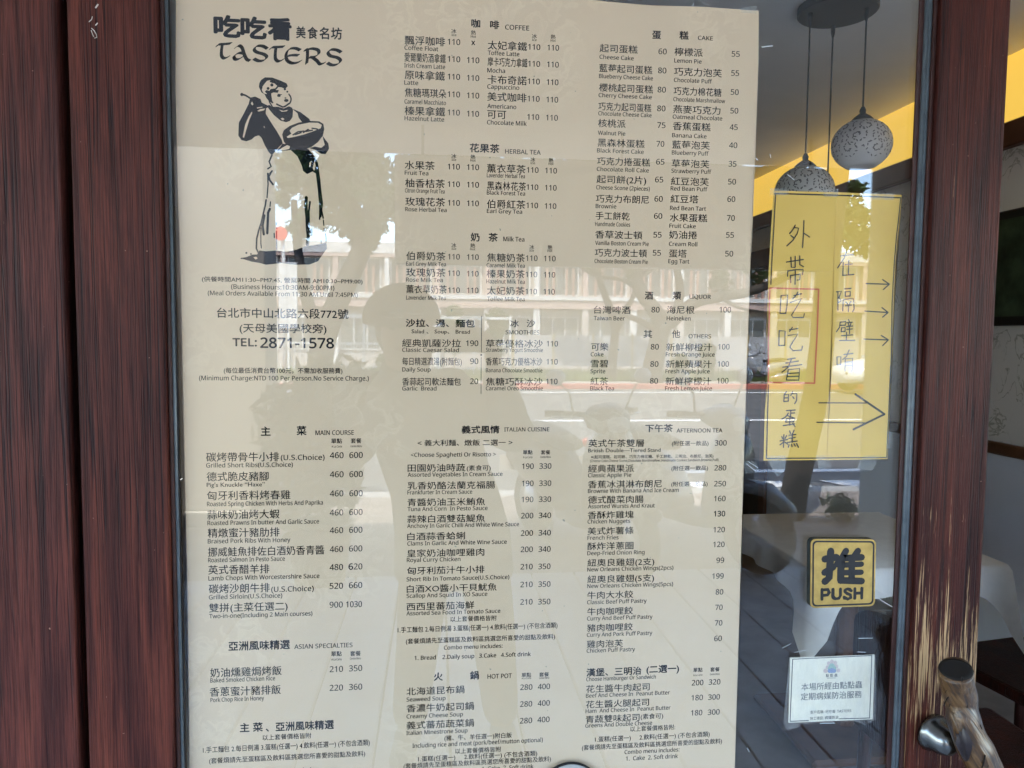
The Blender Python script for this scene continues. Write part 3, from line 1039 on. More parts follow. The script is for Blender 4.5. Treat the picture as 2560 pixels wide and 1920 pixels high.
wh((918, 1030), (890, 1075), (858, 1150), (836, 1262), (848, 1272), (868, 1200), (895, 1110), (925, 1040))
wh((922, 935), (912, 955), (925, 972), (935, 960)); wh((965, 992), (1015, 983), (1022, 990), (970, 1000)); wh((970, 1022), (1000, 1005), (1045, 1000), (1030, 1018), (985, 1028))
wh((1030, 1165), (1036, 1160), (1040, 1178), (1034, 1180))
ink.stroke('A', [(830, 872), (860, 878), (905, 905), (950, 925), (1012, 955), (1080, 988)], 17, curve=4); ink.blob('A', 828, 871, 15)
bk((1290, 1000), (1370, 1035), (1450, 1095), (1462, 1128), (1395, 1142), (1352, 1085), (1342, 1045))
bk((1200, 1240), (1215, 1200), (1270, 1160), (1350, 1130), (1450, 1114), (1540, 1118), (1580, 1142), (1588, 1190), (1575, 1250), (1530, 1310), (1470, 1355), (1400, 1380), (1310, 1380), (1250, 1350), (1215, 1305))
wh((1268, 1205), (1290, 1178), (1350, 1150), (1450, 1130), (1530, 1132), (1565, 1152), (1555, 1182), (1480, 1212), (1400, 1240), (1310, 1262), (1255, 1272), (1240, 1262), (1285, 1232))
for p_ in ([(1300, 1243), (1345, 1215), (1400, 1208)], [(1395, 1222), (1440, 1192), (1455, 1205)], [(1475, 1182), (1525, 1190)], [(1320, 1240), (1375, 1222)], [(1420, 1212), (1480, 1200)]): ink2.stroke('A', p_, 13)
bk((1572, 1250), (1600, 1290), (1625, 1320), (1632, 1372), (1600, 1420), (1560, 1418), (1500, 1380), (1455, 1365), (1500, 1350), (1560, 1362), (1592, 1335), (1580, 1290))
bk((1205, 1325), (1290, 1330), (1330, 1365), (1265, 1385), (1180, 1392), (1150, 1392))
wh((1165, 1388), (1200, 1362), (1245, 1338), (1272, 1348), (1265, 1372), (1215, 1385))
bk((1275, 1380), (1340, 1360), (1440, 1372), (1490, 1430), (1530, 1500), (1552, 1659), (1562, 1760), (1577, 1880), (1562, 2000), (1542, 2020), (1540, 1900), (1528, 1750), (1510, 1600), (1480, 1580), (1430, 1605), (1392, 1575), (1382, 1530), (1340, 1440))
wh((1452, 1500), (1470, 1480), (1462, 1530), (1448, 1545)); wh((1480, 1545), (1500, 1480), (1508, 1530), (1495, 1575))
for p_, wd in (([(1105, 1430), (1080, 1490), (1098, 1535), (1068, 1555)], 15), ([(1085, 1600), (1110, 1570), (1068, 1645)], 13), ([(1068, 1600), (1085, 1660), (1115, 1700)], 18), ([(1066, 1600), (1070, 1700), (1060, 1822)], 12),
               ([(1052, 1842), (1045, 1890), (1028, 1960), (1005, 2060), (985, 2120), (965, 2200), (962, 2290), (978, 2325)], 15), ([(1092, 1860), (1088, 1902)], 11), ([(1086, 1925), (1070, 1960), (1062, 2150)], 22),
               ([(1035, 1985), (1018, 2080), (1030, 2160)], 22), ([(1004, 2100), (1003, 2240), (1008, 2285)], 10), ([(1147, 2052), (1146, 2075)], 11), ([(1149, 2100), (1150, 2108)], 10), ([(1148, 2130), (1150, 2300)], 11), ([(1126, 2150), (1128, 2190)], 11),
               ([(1422, 1820), (1418, 1900), (1428, 2000), (1432, 2100), (1440, 2180), (1432, 2255)], 30), ([(1456, 1860), (1445, 1950), (1450, 2150)], 17), ([(1470, 2112), (1470, 2165)], 20),
               ([(1545, 1800), (1552, 1900), (1568, 1960), (1578, 2010)], 14), ([(1548, 1900), (1545, 2020)], 14), ([(1580, 2030), (1584, 2080)], 10), ([(1585, 2105), (1588, 2130)], 9), ([(1598, 2155), (1605, 2200), (1604, 2240), (1560, 2255)], 12), ([(1558, 2218), (1560, 2250)], 9)):
    ink.stroke('A', p_, wd)
bk((820, 2382), (870, 2372), (915, 2352), (965, 2352), (982, 2325), (990, 2308), (1050, 2316), (1150, 2308), (1240, 2322), (1340, 2298), (1410, 2270), (1500, 2258), (1608, 2240), (1612, 2290), (1570, 2350), (1530, 2408), (1450, 2438), (1340, 2440), (1270, 2435), (1200, 2424), (1130, 2432), (1050, 2440), (1000, 2425), (920, 2412), (868, 2396))
wh((935, 2372), (960, 2365), (975, 2380), (955, 2392)); ink.blob('A', 870, 2331, 9); ink.blob('A', 912, 2341, 8); ink.stroke('A', [(822, 2382), (870, 2376), (930, 2352), (965, 2352)], 12)
fig = ink.build('cook_figure', INK, MENU_THING, 'black printed figure of a cook holding spoon and bowl')
pa.build('highlight', PAPER, fig)['kind'] = 'stuff'; ink2.build('dot', INK, fig)['kind'] = 'stuff'
# ------------------------------------------------------------------ the door
def PZ(px, py, z):
    d = ray(px, py); return CAM + d*((z-CAM.z)/d.z)
WOOD_L = wood('red_stained_wood', (0.030, 0.0095, 0.0085), (0.073, 0.0210, 0.0160), (0.135, 0.0385, 0.0250), (0.012, 0.006, 0.007), 0.0)
WOOD_J = wood('red_stained_wood_jamb', (0.036, 0.0120, 0.0110), (0.084, 0.0255, 0.0200), (0.145, 0.0440, 0.0300), (0.014, 0.007, 0.008), 3.7, fine=0.8)
WOOD_R = wood('worn_red_wood', (0.026, 0.0075, 0.0065), (0.062, 0.0165, 0.0120), (0.112, 0.0300, 0.0185), (0.012, 0.005, 0.005), 8.3, wear=(0.95, 0.36, (0.50, 0.325, 0.17)), rough=0.45, fine=1.15)
BEAD = simple('dark_bead', (0.040, 0.014, 0.011), 0.45, noise=0.35, scale=30)
SEAL = simple('grey_seal', (0.085, 0.105, 0.12), 0.3, noise=0.25, scale=40)
GLASS = pane_glass('pane_glass')
YF = -0.022
def X(px, y=YF, py=960): return P(px, py, y).x
door = thing('glass_door', 'wooden framed glass push door with worn red brown stain', 'door', (X(1300, 0), 0, 0))
ZT = 2.40
def stile(x0, x1, mat, parent, name, y0=YF, y1=0.035, z0=0.0, z1=ZT):
    bm = bx(x0, x1, y0, y1, z0, z1, 0.0035, 2); return obj(name, bm, mat, parent, smooth=False)
jamb = stile(-1.35, X(169), WOOD_J, None, 'door_post', -0.024, 0.09, 0, 2.62)
tag(jamb, 'broad red brown wooden post beside the door, parted from it by a dark gap', 'door post')
stile(X(194), X(413), WOOD_L, door, 'stile').__setitem__('label', 'red brown stile with dark grain beside the menu')
stile(X(2311.5), X(2479), WOOD_R, door, 'stile').__setitem__('label', 'red brown stile worn to bare wood by the handle')
rx0, rx1 = X(413)-0.02, X(2311.5)+0.02
obj('rail', bx(X(413)+0.001, X(2311.5)-0.001, YF+0.002, 0.03, 2.26, 2.395, 0.003), WOOD_L, door)
obj('rail', bx(X(413)+0.001, X(2311.5)-0.001, YF+0.002, 0.03, 0.01, 0.27, 0.003), WOOD_L, door)
# beads and seals round the pane
def strip(name, x0, x1, y0, y1, mat, bev=0.0015): return obj(name, bx(min(x0, x1), max(x0, x1), y0, y1, 0.271, 2.259, bev, 2), mat, door)
strip('bead', X(413)+0.0005, X(431, -0.010), -0.013, 0.012, BEAD)
def seal(xc, y, r): return obj('seal', tube(bmesh.new(), [(xc, y, 0.272), (xc, y, 2.258)], r, 10, True, 1.0), SEAL, door, smooth=True)
seal(X(435.5, -0.006), -0.006, 0.0030)
strip('bead', X(440, -0.003), X(444, -0.003), -0.0035, -0.0005, simple('black_gap_strip', (0.012, 0.011, 0.012), 0.5), 0.0005)  # not a bead: black strip standing in for the dark gap beside the menu
strip('bead', X(2290, -0.010), X(2311.5)-0.0005, -0.014, 0.012, BEAD)
seal(X(2277, -0.007), -0.006, 0.0040); seal(X(2284.5, -0.008), -0.0075, 0.0034)
strip('bead', X(2256, -0.002), X(2272, -0.003), -0.0045, -0.0005, BEAD, 0.001)
obj('glass_pane', bx(X(413)+0.012, X(2311.5)-0.012, 0.0, 0.006, 0.265, 2.265), GLASS, door)
# handle: a piece of driftwood on a steel mount
def driftwood():
    m, t, b = nodes('driftwood'); L = t.links.new
    v = coords(t, (1, 1, 1), rot=(0.2, 0.55, 0.3))
    mp = N(t, 'Mapping'); mp.inputs['Scale'].default_value = (95, 95, 9); L(v, mp.inputs[0])
    n = N(t, 'TexNoise', i_Scale=1.0, i_Detail=4.0, i_Distortion=1.6); L(mp.outputs[0], n.inputs['Vector'])
    r = ramp(t, n.outputs['Fac'], [(0.33, (0.035, 0.024, 0.018)), (0.43, (0.062, 0.031, 0.012)), (0.58, (0.125, 0.066, 0.026)), (0.75, (0.21, 0.128, 0.060))])
    v2 = N(t, 'TexNoise', i_Scale=13.0, i_Detail=3.0, i_Distortion=0.6); L(coords(t, (1, 1, 0.45)), v2.inputs['Vector'])
    k = ramp(t, v2.outputs['Fac'], [(0.61, (0, 0, 0)), (0.66, (1, 1, 1))])
    mx = N(t, 'MixRGB'); L(k.outputs[0], mx.inputs[0]); L(r.outputs[0], mx.inputs[1]); mx.inputs[2].default_value = (0.045, 0.038, 0.042, 1)
    L(mx.outputs[0], b.inputs['Base Color']); b.inputs['Roughness'].default_value = 0.28
    bp = N(t, 'Bump', i_Strength=0.6, i_Distance=0.003); L(n.outputs['Fac'], bp.inputs['Height']); L(bp.outputs[0], b.inputs['Normal']); return m
DRIFT = driftwood()
hp = [FP('K', 1050, 300, -0.084), FP('K', 1062, 480, -0.078), FP('K', 1100, 700, -0.076), FP('K', 1150, 950, -0.084), FP('K', 1260, 1250, -0.092), FP('K', 1370, 1500, -0.094), FP('K', 1450, 1750, -0.092), FP('K', 1470, 2100, -0.084), FP('K', 1400, 2500, -0.070)]
pw = FR['K'][2]*pxm(2400, 1750, -0.08)
hr = [240*pw, 245*pw, 235*pw, 230*pw, 250*pw, 262*pw, 258*pw, 250*pw, 235*pw]
bm = bmesh.new(); hs = smooth_path(hp, 5); rr = smooth_path([(r, 0, 0) for r in hr], 5)
tube(bm, hs, [r[0]*(1+0.03*math.sin(i*0.9)) for i, r in enumerate(rr)], 26, True, 0.85)
for v in bm.verts: v.co += Vector((math.sin(v.co.z*60+v.co.y*40), math.sin(v.co.z*45), 0))*0.0012
handle = obj('handle', bm, DRIFT, door, 'driftwood handle with grain, cracks and a hollow top', smooth=True)
top = Vector(hs[0]); dn = (Vector(hs[0])-Vector(hs[1])).normalized()
bm = bmesh.new(); lathe(bm, [(hr[0]*0.80, -0.004), (hr[0]*0.84, 0.0006), (hr[0]*0.62, 0.0012), (hr[0]*0.45, 0.0004)], (0, 0, 0), 24)
bmesh.ops.transform(bm, matrix=Matrix.Translation(top) @ dn.to_track_quat('Z', 'Y').to_matrix().to_4x4(), verts=bm.verts)
obj('hollow', bm, simple('dark_hollow', (0.010, 0.008, 0.007), 0.8), handle, smooth=True)  # near-black disc set on the end of the tube
CRK = simple('crack', (0.008, 0.006, 0.005), 0.9)
_rr = [r[0] for r in rr]
def crack(pts, r):
    q = []
    for x, y in pts:
        p_ = FP('K', x, y, -0.10); i = min(range(len(hs)), key=lambda j: abs(hs[j][2]-p_.z)); du = min(abs(p_.x-hs[i][0]), _rr[i]*0.9)
        p2 = FP('K', x, y, hs[i][1]-0.93*math.sqrt(max(0, _rr[i]**2-du**2))); q.append(p2)
    obj('crack', tube(bmesh.new(), smooth_path(q, 4), r, 6, True, 0.5), CRK, handle, smooth=True)
for c_, r_ in (([(1128, 392), (1142, 425), (1128, 480)], 0.0014), ([(1065, 560), (985, 630), (915, 720), (882, 800)], 0.0016), ([(1020, 700), (975, 760), (955, 815)], 0.0011), ([(940, 560), (900, 620)], 0.0008), ([(1240, 640), (1215, 740), (1205, 830)], 0.0012), ([(1385, 1060), (1410, 1120)], 0.0012), ([(1455, 1480), (1430, 1600), (1410, 1655)], 0.0018), ([(1510, 1560), (1490, 1650)], 0.0014)): crack(c_, r_)
def on_handle(x, y, k=1.012):
    p_ = FP('K', x, y, -0.10); i = min(range(len(hs)), key=lambda j: abs(hs[j][2]-p_.z)); du = min(abs(p_.x-hs[i][0]), _rr[i]*0.9)
    return FP('K', x, y, hs[i][1]-0.93*math.sqrt(max(0, (_rr[i]*k)**2-du**2)))
kn = [(1150, 1105), (1190, 1150), (1240, 1220), (1280, 1310), (1270, 1400), (1250, 1480), (1215, 1560), (1175, 1570), (1130, 1500), (1075, 1400), (1040, 1320), (1060, 1240), (1045, 1180), (1095, 1190), (1085, 1130), (1125, 1160)]
kv = [on_handle(1165, 1340)]+[on_handle(1165+(x-1165)*s_, 1340+(y-1340)*s_) for s_ in (0.35, 0.7, 1.0) for x, y in kn]; nk = len(kn)
kf = [(0, 1+i, 1+(i+1) % nk) for i in range(nk)]+[(1+r*nk+i, 1+(r+1)*nk+i, 1+(r+1)*nk+(i+1) % nk, 1+r*nk+(i+1) % nk) for r in range(2) for i in range(nk)]
pyd('knot', kv, kf, simple('dark_knot', (0.022, 0.016, 0.018), 0.35, noise=0.4, scale=70), handle, None, True)
steel = simple('brushed_steel', (0.17, 0.175, 0.17), 0.25, 1.0, noise=0.25, scale=35, bump=0.0006)
mc = FP('K', 850, 1240, -0.045)
bm = bmesh.new(); r0 = 255*pw
lathe(bm, [(r0*1.02, 0.0), (r0*1.05, 0.006), (r0*0.97, 0.012), (r0*0.86, 0.017), (r0*0.80, 0.030), (r0*0.55, 0.043), (r0*0.2, 0.048)], (0, 0, 0), 36)
dirv = Vector((0.28, -1, -0.12)).normalized()
bmesh.ops.transform(bm, matrix=Matrix.Translation((mc.x-0.004, YF-0.001, mc.z)) @ dirv.to_track_quat('Z', 'Y').to_matrix().to_4x4(), verts=bm.verts)
obj('handle_mount', bm, steel, door, 'round brushed steel mount of the handle', smooth=True)

# old white paint marks on the stile and small scratches on the pane
ink = Ink(YF-0.0004)
for q, wd in (([(945, 75), (966, 46)], 16), ([(880, 215), (905, 192), (912, 166)], 9), ([(945, 248), (962, 230)], 12), ([(905, 280), (930, 302), (952, 342), (956, 370), (935, 376)], 9), ([(900, 300), (915, 340), (925, 362)], 8)): ink.stroke('Z', q, wd)
ink.build('paint_mark', simple('old_white_paint', (0.42, 0.38, 0.34), 0.8, noise=0.3, scale=60), door)
ink = Ink(-0.0002)
for fr, q, wd in (('R1', [(140, 371), (225, 362)], 7), ('R1', [(95, 1250), (108, 1265)], 9), ('R1', [(345, 1380), (395, 1420)], 4), ('R1', [(205, 1215), (210, 1245)], 5), ('R3', [(20, 820), (95, 880)], 3), ('R3', [(30, 800), (110, 850)], 3), ('R4', [(905, 998), (1015, 996)], 4), ('R4', [(895, 1105), (960, 1108)], 4), ('R4', [(305, 1075), (370, 1040)], 3), ('R4', [(400, 1110), (490, 1090)], 3), ('H1', [(1300, 40), (1285, 62)], 4), ('H1', [(1380, 20), (1480, 60)], 3), ('S6', [(750, 1220), (895, 1215)], 6), ('S6', [(30, 1460), (50, 1500)], 6)): ink.stroke(fr, q, wd)
ink.build('scratch', simple('scratch_white', (0.55, 0.58, 0.6), 0.6), door)
# ------------------------------------------------------------------ what is stuck to the glass
# brass push plate
brass = simple('brass', (0.52, 0.36, 0.115), 0.42, 0.85, noise=0.16, scale=55, bump=0.0003)
dark_edge = simple('plate_edge', (0.045, 0.052, 0.050), 0.4, 0.3, noise=0.4, scale=60)
black = simple('black_paint', (0.012, 0.013, 0.015), 0.45)
plate_y = -0.0125
def rrect(fr, pts, rad, yy, n=6):
    """rounded corner quad given in frame units"""
    out = []
    for i, p in enumerate(pts):
        a = Vector(pts[i-1]); c = Vector(pts[(i+1) % 4]); p = Vector(p)
        u = (a-p).normalized()*rad; v = (c-p).normalized()*rad
        for k in range(n+1):
            t = k/n; out.append((p+u)*(1-t)**2 + p*2*t*(1-t) + (p+v)*t*t)
    return [(q.x, q.z) for q in (FP(fr, x, y, yy) for x, y in out)]
pl = thing('push_plate', 'square brass push plate with black lettering stuck on the glass', 'push sign', tuple(FP('R4', 780, 490, plate_y)))
Q = [(527, 212), (1046, 215), (1036, 745), (523, 762)]
def inset(d): return [(Q[0][0]+d, Q[0][1]+d), (Q[1][0]-d, Q[1][1]+d), (Q[2][0]-d, Q[2][1]-d), (Q[3][0]+d, Q[3][1]-d)]
bm = slab(bmesh.new(), rrect('R4', Q, 48, plate_y), plate_y+0.001, -0.0002)
obj('base', bm, dark_edge, pl)
bm = slab(bmesh.new(), rrect('R4', inset(1), 47, plate_y), plate_y, plate_y+0.0012); bmesh.ops.bevel(bm, geom=[e for e in bm.edges if abs(e.verts[0].co.y-plate_y) < 1e-6 and abs(e.verts[1].co.y-plate_y) < 1e-6 and len(e.link_faces) == 2 and abs(e.link_faces[0].normal.y-e.link_faces[1].normal.y) > .3], offset=0.0006, segments=2, affect='EDGES')
obj('face', bm, brass, pl)
def ringmesh(o, i, yy):
    n = len(o); v = [(x, yy, z) for x, z in o+i]; return v, [(k, (k+1) % n, n+(k+1) % n, n+k) for k in range(n)]
v, f = ringmesh(rrect('R4', inset(14), 38, plate_y), rrect('R4', inset(27), 30, plate_y), plate_y-0.0002); pyd('border', v, f, black, pl)
ink = Ink(plate_y-0.0002)
def push_strokes(*st):
    for p in st: ink.stroke('R4', p, 56 if len(p) < 9 else 50)
# 推 in round fat strokes
for p, wd in (([(638, 372), (730, 358)], 56), ([(685, 310), (680, 400), (672, 520), (640, 548)], 60), ([(636, 478), (705, 435)], 54),
              ([(805, 308), (770, 370), (735, 412)], 54), ([(772, 380), (765, 460), (764, 540)], 60), ([(900, 308), (858, 370)], 54), ([(852, 365), (850, 540)], 54),
              ([(770, 365), (930, 358)], 54), ([(775, 420), (928, 412)], 44), ([(775, 480), (926, 476)], 44), ([(770, 540), (930, 546)], 54)): ink.stroke('R4', p, wd)
ink.text('R4', 'l', 126, 607, 697, 938, 'PUSH'); 
for p in ([(616, 612), (616, 690)], [(616, 616), (665, 612), (676, 636), (662, 655), (616, 660)], [(704, 610), (704, 665), (722, 686), (750, 682), (762, 660), (762, 608)], [(848, 622), (820, 607), (796, 622), (812, 643), (842, 655), (846, 676), (820, 688), (790, 672)], [(876, 605), (876, 682)], [(930, 602), (930, 680)], [(876, 642), (930, 640)]): ink.stroke('R4', p, 24)
ink.v, ink.f = ink.v, ink.f
ink.build('lettering', black, pl)
# pest control notice in a clear sleeve
YN = -0.0012
NP = simple('notice_paper', (0.66, 0.65, 0.545), 0.5, noise=0.05, scale=14)
nt_ = thing('notice_card', 'small white printed pest control notice in a clear sleeve below the push plate', 'notice', tuple(FP('S6', 865, 880, YN)))
NQ = [(458, 572), (1290, 540), (1272, 1178), (440, 1212)]
obj('card', slab(bmesh.new(), [(q.x, q.z) for q in (FP('S6', x, y, YN) for x, y in NQ)], YN, -0.0003), NP, nt_)
ink = Ink(YN-0.0001)
for p in ([(480, 585), (1262, 548)], [(480, 585), (455, 1198)], [(1262, 548), (1240, 1165)], [(455, 1198), (637, 1190)], [(940, 1174), (1240, 1165)]): ink.stroke('S6', p, 9)
ink.build('border', simple('notice_border', (0.035, 0.05, 0.065), 0.5), nt_)
ink = Ink(YN-0.0001)
for r in (('c', 78, 565, 895, 1165, '本場所經由點點蟲'), ('c', 78, 560, 992, 1160, '定期病媒防治服務'), ('c', 37, 653, 1126, 790, '客戶名稱:'), ('c', 35, 805, 1120, 900, '吃吃看'), ('l', 36, 918, 1112, 1058, 'TASTERS'), ('c', 37, 650, 1188, 785, '施工項目:'), ('b', 37, 798, 1180, 932, '病媒防治'), ('b', 34, 808, 762, 922, '點 點 蟲')): ink.text('S6', *r)
ink.stroke('S6', [(822, 771), (908, 769)], 4); ink.build('lettering', simple('notice_ink', (0.055, 0.07, 0.09), 0.5), nt_)
# a plain scalloped badge in pale tints stands where the firm's emblem is
for nm, col, bl in (('badge_edge', (0.50, 0.42, 0.40), [(805, 700, 22), (825, 665, 20), (838, 625, 20), (868, 605, 18), (900, 620, 20), (912, 655, 20), (930, 695, 20), (868, 650, 42)]), ('badge_green', (0.24, 0.40, 0.36), [(868, 655, 30), (850, 675, 24), (888, 675, 24)]), ('badge_blue', (0.16, 0.24, 0.42), [(845, 700, 20), (890, 700, 20), (868, 696, 26)])):
    ink = Ink(YN-0.0001-{'e': 0, 'g': 0.0001, 'b': 0.0002}[nm[6]])
    for x, y, r in bl: ink.blob('S6', x, y, r)
    ink.build('badge', simple(nm, col, 0.6), nt_)
FILM = film('clear_film', alpha=0.06); FILM2 = film('clear_tape', (0.85, 0.88, 0.9), 0.07, 0.15)
sl = [(445, 562), (1296, 534), (1300, 700), (1290, 1000), (1296, 1180), (1190, 1232), (1100, 1195), (560, 1222), (545, 1250), (380, 1292), (420, 1080), (440, 700)]
obj('sleeve', slab(bmesh.new(), [(q.x, q.z) for q in (FP('S6', x, y, YN) for x, y in sl)], YN-0.0011, YN-0.0008), FILM, nt_)
# yellow sheet with handwriting, behind the glass
YY = 0.0078
def yellow_paper():
    m, t, b = nodes('yellow_paper'); L = t.links.new
    n = N(t, 'TexNoise', i_Scale=9.0, i_Detail=4.0); L(coords(t, (1, 1, 1)), n.inputs['Vector'])
    r = ramp(t, n.outputs['Fac'], [(0.3, (0.72, 0.445, 0.085)), (0.7, (0.80, 0.51, 0.11))]); L(r.outputs[0], b.inputs['Base Color']); b.inputs['Roughness'].default_value = 0.6; return m
YP = yellow_paper()
ys = thing('yellow_sign', 'tall yellow paper sign with handwritten characters and arrows in black marker', 'sign', tuple(FP('R2', 700, 1000, YY)))
up_r = [('R2', 1247, 150), ('R2', 1232, 330), ('R2', 1215, 480), ('R2', 1195, 700), ('R2', 1182, 1000), ('R2', 1176, 1400), ('R3', 1163, 20), ('R3', 1148, 500), ('R3', 1134, 783)]
seam = [('R3', 655, 790), ('R3', 662, 400), ('R2', 685, 1659), ('R2', 690, 1200), ('R2', 697, 900), ('R2', 720, 400), ('R2', 738, 128)]
def pts_of(l, dx=0): return [(q.x+dx, q.z) for q in (FP(a, x, y, YY) for a, x, y in l)]
obj('sheet', slab(bmesh.new(), pts_of(up_r+seam), YY-0.0002, YY+0.0001), YP, ys)
lf = [('R2', 235, 116), ('R2', 215, 400), ('R2', 195, 750), ('R2', 180, 1200), ('R2', 178, 1640), ('R3', 186, 190), ('R3', 165, 400), ('R3', 155, 795)]
obj('sheet', slab(bmesh.new(), pts_of(lf+[(a, x+14, y) for a, x, y in seam]), YY+0.0002, YY+0.0005), YP, ys)
BK = simple('marker_ink', (0.012, 0.012, 0.014), 0.5); RD = simple('red_marker', (0.62, 0.14, 0.055), 0.55)
ink = Ink(YY-0.0005)
for fr, p, wd in (('R2', [(245, 138), (740, 152), (1240, 172)], 11), ('R2', [(250, 137), (236, 400), (222, 640), (212, 855)], 9), ('R2', [(1238, 170), (1222, 330), (1204, 480), (1186, 700), (1170, 1000), (1164, 1400)], 9), ('R2', [(1164, 1400), (1155, 1640)], 9), ('R3', [(1158, 50), (1142, 450), (1128, 770)], 9), ('R3', [(1130, 770), (178, 778)], 9), ('R3', [(178, 778), (184, 500), (194, 195)], 9)): ink.stroke(fr, p, wd)
ink.build('border', BK, ys)
ink = Ink(YY-0.0006); ink.stroke('R2', [(205, 885), (590, 895)], 13); ink.stroke('R2', [(590, 895), (580, 1200), (557, 1635)], 13); ink.stroke('R2', [(557, 1637), (190, 1630)], 13); ink.stroke('R2', [(192, 1630), (194, 1300), (205, 885)], 12); ink.build('red_frame', RD, ys)
HW2 = [[(405, 388), (387, 422), (360, 455)], [(398, 408), (432, 412), (420, 455), (385, 510), (338, 552)], [(370, 470), (398, 492)], [(473, 352), (470, 450), (462, 565)], [(472, 452), (495, 466), (518, 482)],
 [(335, 680), (400, 670), (468, 660)], [(370, 642), (374, 722), (402, 722)], [(405, 635), (404, 720)], [(440, 632), (441, 700), (470, 716)], [(346, 748), (344, 792)], [(350, 750), (410, 740), (468, 740), (462, 778)], [(366, 790), (370, 842)], [(366, 786), (445, 776), (440, 820), (420, 822)], [(406, 745), (403, 855)],
 [(293, 945), (285, 1085)], [(293, 945), (345, 940), (340, 1020), (330, 1085)], [(285, 1085), (330, 1085)], [(425, 918), (410, 945), (385, 970)], [(395, 945), (455, 930)], [(365, 1000), (455, 968), (400, 1060), (375, 1100), (388, 1118), (470, 1118), (477, 1088)],
 [(278, 1222), (275, 1340)], [(278, 1222), (325, 1225), (322, 1338)], [(275, 1340), (322, 1338)], [(382, 1195), (360, 1228)], [(360, 1215), (425, 1205)], [(350, 1260), (425, 1248), (380, 1320), (362, 1352), (388, 1380), (455, 1375), (462, 1345)],
 [(405, 1438), (345, 1448)], [(330, 1478), (430, 1462)], [(305, 1510), (455, 1490)], [(375, 1445), (350, 1510), (300, 1550)], [(350, 1530), (335, 1612)], [(350, 1530), (440, 1520), (432, 1615)], [(345, 1560), (435, 1555)], [(342, 1585), (432, 1582)], [(335, 1612), (432, 1612)],
 [(765, 632), (865, 620)], [(810, 598), (790, 650), (740, 725)], [(785, 680), (780, 785)], [(800, 700), (855, 695)], [(828, 665), (825, 775)], [(778, 785), (868, 778)],
 [(730, 915), (770, 910), (750, 960)], [(750, 960), (768, 985), (745, 1000)], [(742, 915), (742, 1060)], [(795, 892), (845, 888)], [(800, 915), (800, 950)], [(800, 915), (840, 912), (838, 948)], [(800, 950), (838, 948)], [(785, 975), (780, 1065)], [(785, 975), (865, 970), (870, 1050), (858, 1072)], [(805, 995), (820, 1015)], [(845, 990), (830, 1015)], [(800, 1025), (850, 1020)], [(825, 1020), (825, 1070)],
 [(760, 1155), (805, 1150), (800, 1180)], [(760, 1155), (755, 1195), (730, 1230)], [(760, 1180), (800, 1178)], [(770, 1200), (768, 1230)], [(770, 1200), (800, 1198), (798, 1230)], [(768, 1230), (798, 1228)], [(825, 1135), (832, 1150)], [(812, 1160), (855, 1155)], [(825, 1165), (828, 1185)], [(845, 1160), (838, 1185)], [(810, 1190), (858, 1185)], [(812, 1212), (855, 1208)], [(834, 1185), (834, 1245)], [(770, 1262), (860, 1255)], [(810, 1235), (808, 1295)], [(755, 1300), (875, 1298)],
 [(735, 1430), (735, 1492)], [(735, 1430), (765, 1428), (765, 1490)], [(735, 1492), (765, 1490)], [(790, 1410), (860, 1402)], [(830, 1375), (810, 1425), (780, 1450)], [(800, 1445), (798, 1540)], [(800, 1445), (858, 1440), (855, 1535), (845, 1545)], [(800, 1470), (855, 1468)], [(800, 1500), (855, 1497)]]
HW3 = [[(335, 250), (320, 270)], [(318, 275), (315, 328)], [(318, 275), (352, 272), (350, 325)], [(318, 300), (350, 298)], [(315, 328), (350, 325)], [(385, 250), (370, 280)], [(378, 268), (418, 265), (415, 320), (400, 345)], [(385, 290), (395, 305)],
 [(335, 400), (405, 395)], [(370, 400), (368, 440)], [(350, 420), (330, 450), (298, 468)], [(370, 420), (400, 418)], [(345, 440), (400, 460)], [(335, 465), (330, 490)], [(335, 465), (400, 460), (392, 490)], [(330, 490), (395, 487)], [(363, 445), (362, 515)], [(310, 518), (400, 505)], [(385, 500), (402, 525)],
 [(285, 640), (345, 628)], [(315, 590), (312, 690)], [(298, 605), (305, 620)], [(335, 598), (325, 620)], [(312, 650), (285, 670)], [(318, 645), (345, 665)], [(360, 560), (368, 580)], [(395, 555), (385, 580)], [(355, 595), (410, 588)], [(355, 620), (405, 612)], [(382, 580), (380, 650)], [(340, 652), (420, 640)], [(355, 670), (350, 690)], [(375, 665), (380, 685)], [(395, 662), (405, 680)], [(415, 660), (430, 690)]]
CHARS = {}
for fr, l in (('R2', HW2), ('R3', HW3)):
    for s_ in l:
        cx, cy = sum(q[0] for q in s_)/len(s_), sum(q[1] for q in s_)/len(s_)
        cuts = (360, 540) if fr == 'R3' else ((800, 1090, 1310) if cx > 620 else (600, 870, 1150, 1400))
        CHARS.setdefault((fr, cx > 620, sum(cy > c for c in cuts)), []).append(s_)
for (fr, _, _), l in CHARS.items():
    ink = Ink(YY-0.0005)
    for s_ in l: ink.stroke(fr, s_, 9.5)
    ink.build('handwriting', BK, ys)
def arrow(fr, shaft, head, w1, w2):
    k = Ink(YY-0.0005)
    for s in shaft: k.stroke(fr, s, w1)
    for s in head: k.stroke(fr, s, w2)
    k.build('arrow', BK, ys)
arrow('R2', [[(965, 850), (1145, 855)]], [[(1095, 818), (1148, 855)], [(1148, 855), (1100, 897)]], 10, 10)
arrow('R2', [[(955, 1067), (1137, 1078)]], [[(1090, 1040), (1138, 1078)], [(1138, 1078), (1095, 1115)]], 10, 10)
arrow('R2', [[(945, 1288), (1138, 1295)]], [[(1085, 1260), (1140, 1295)], [(1140, 1295), (1095, 1340)]], 10, 10)
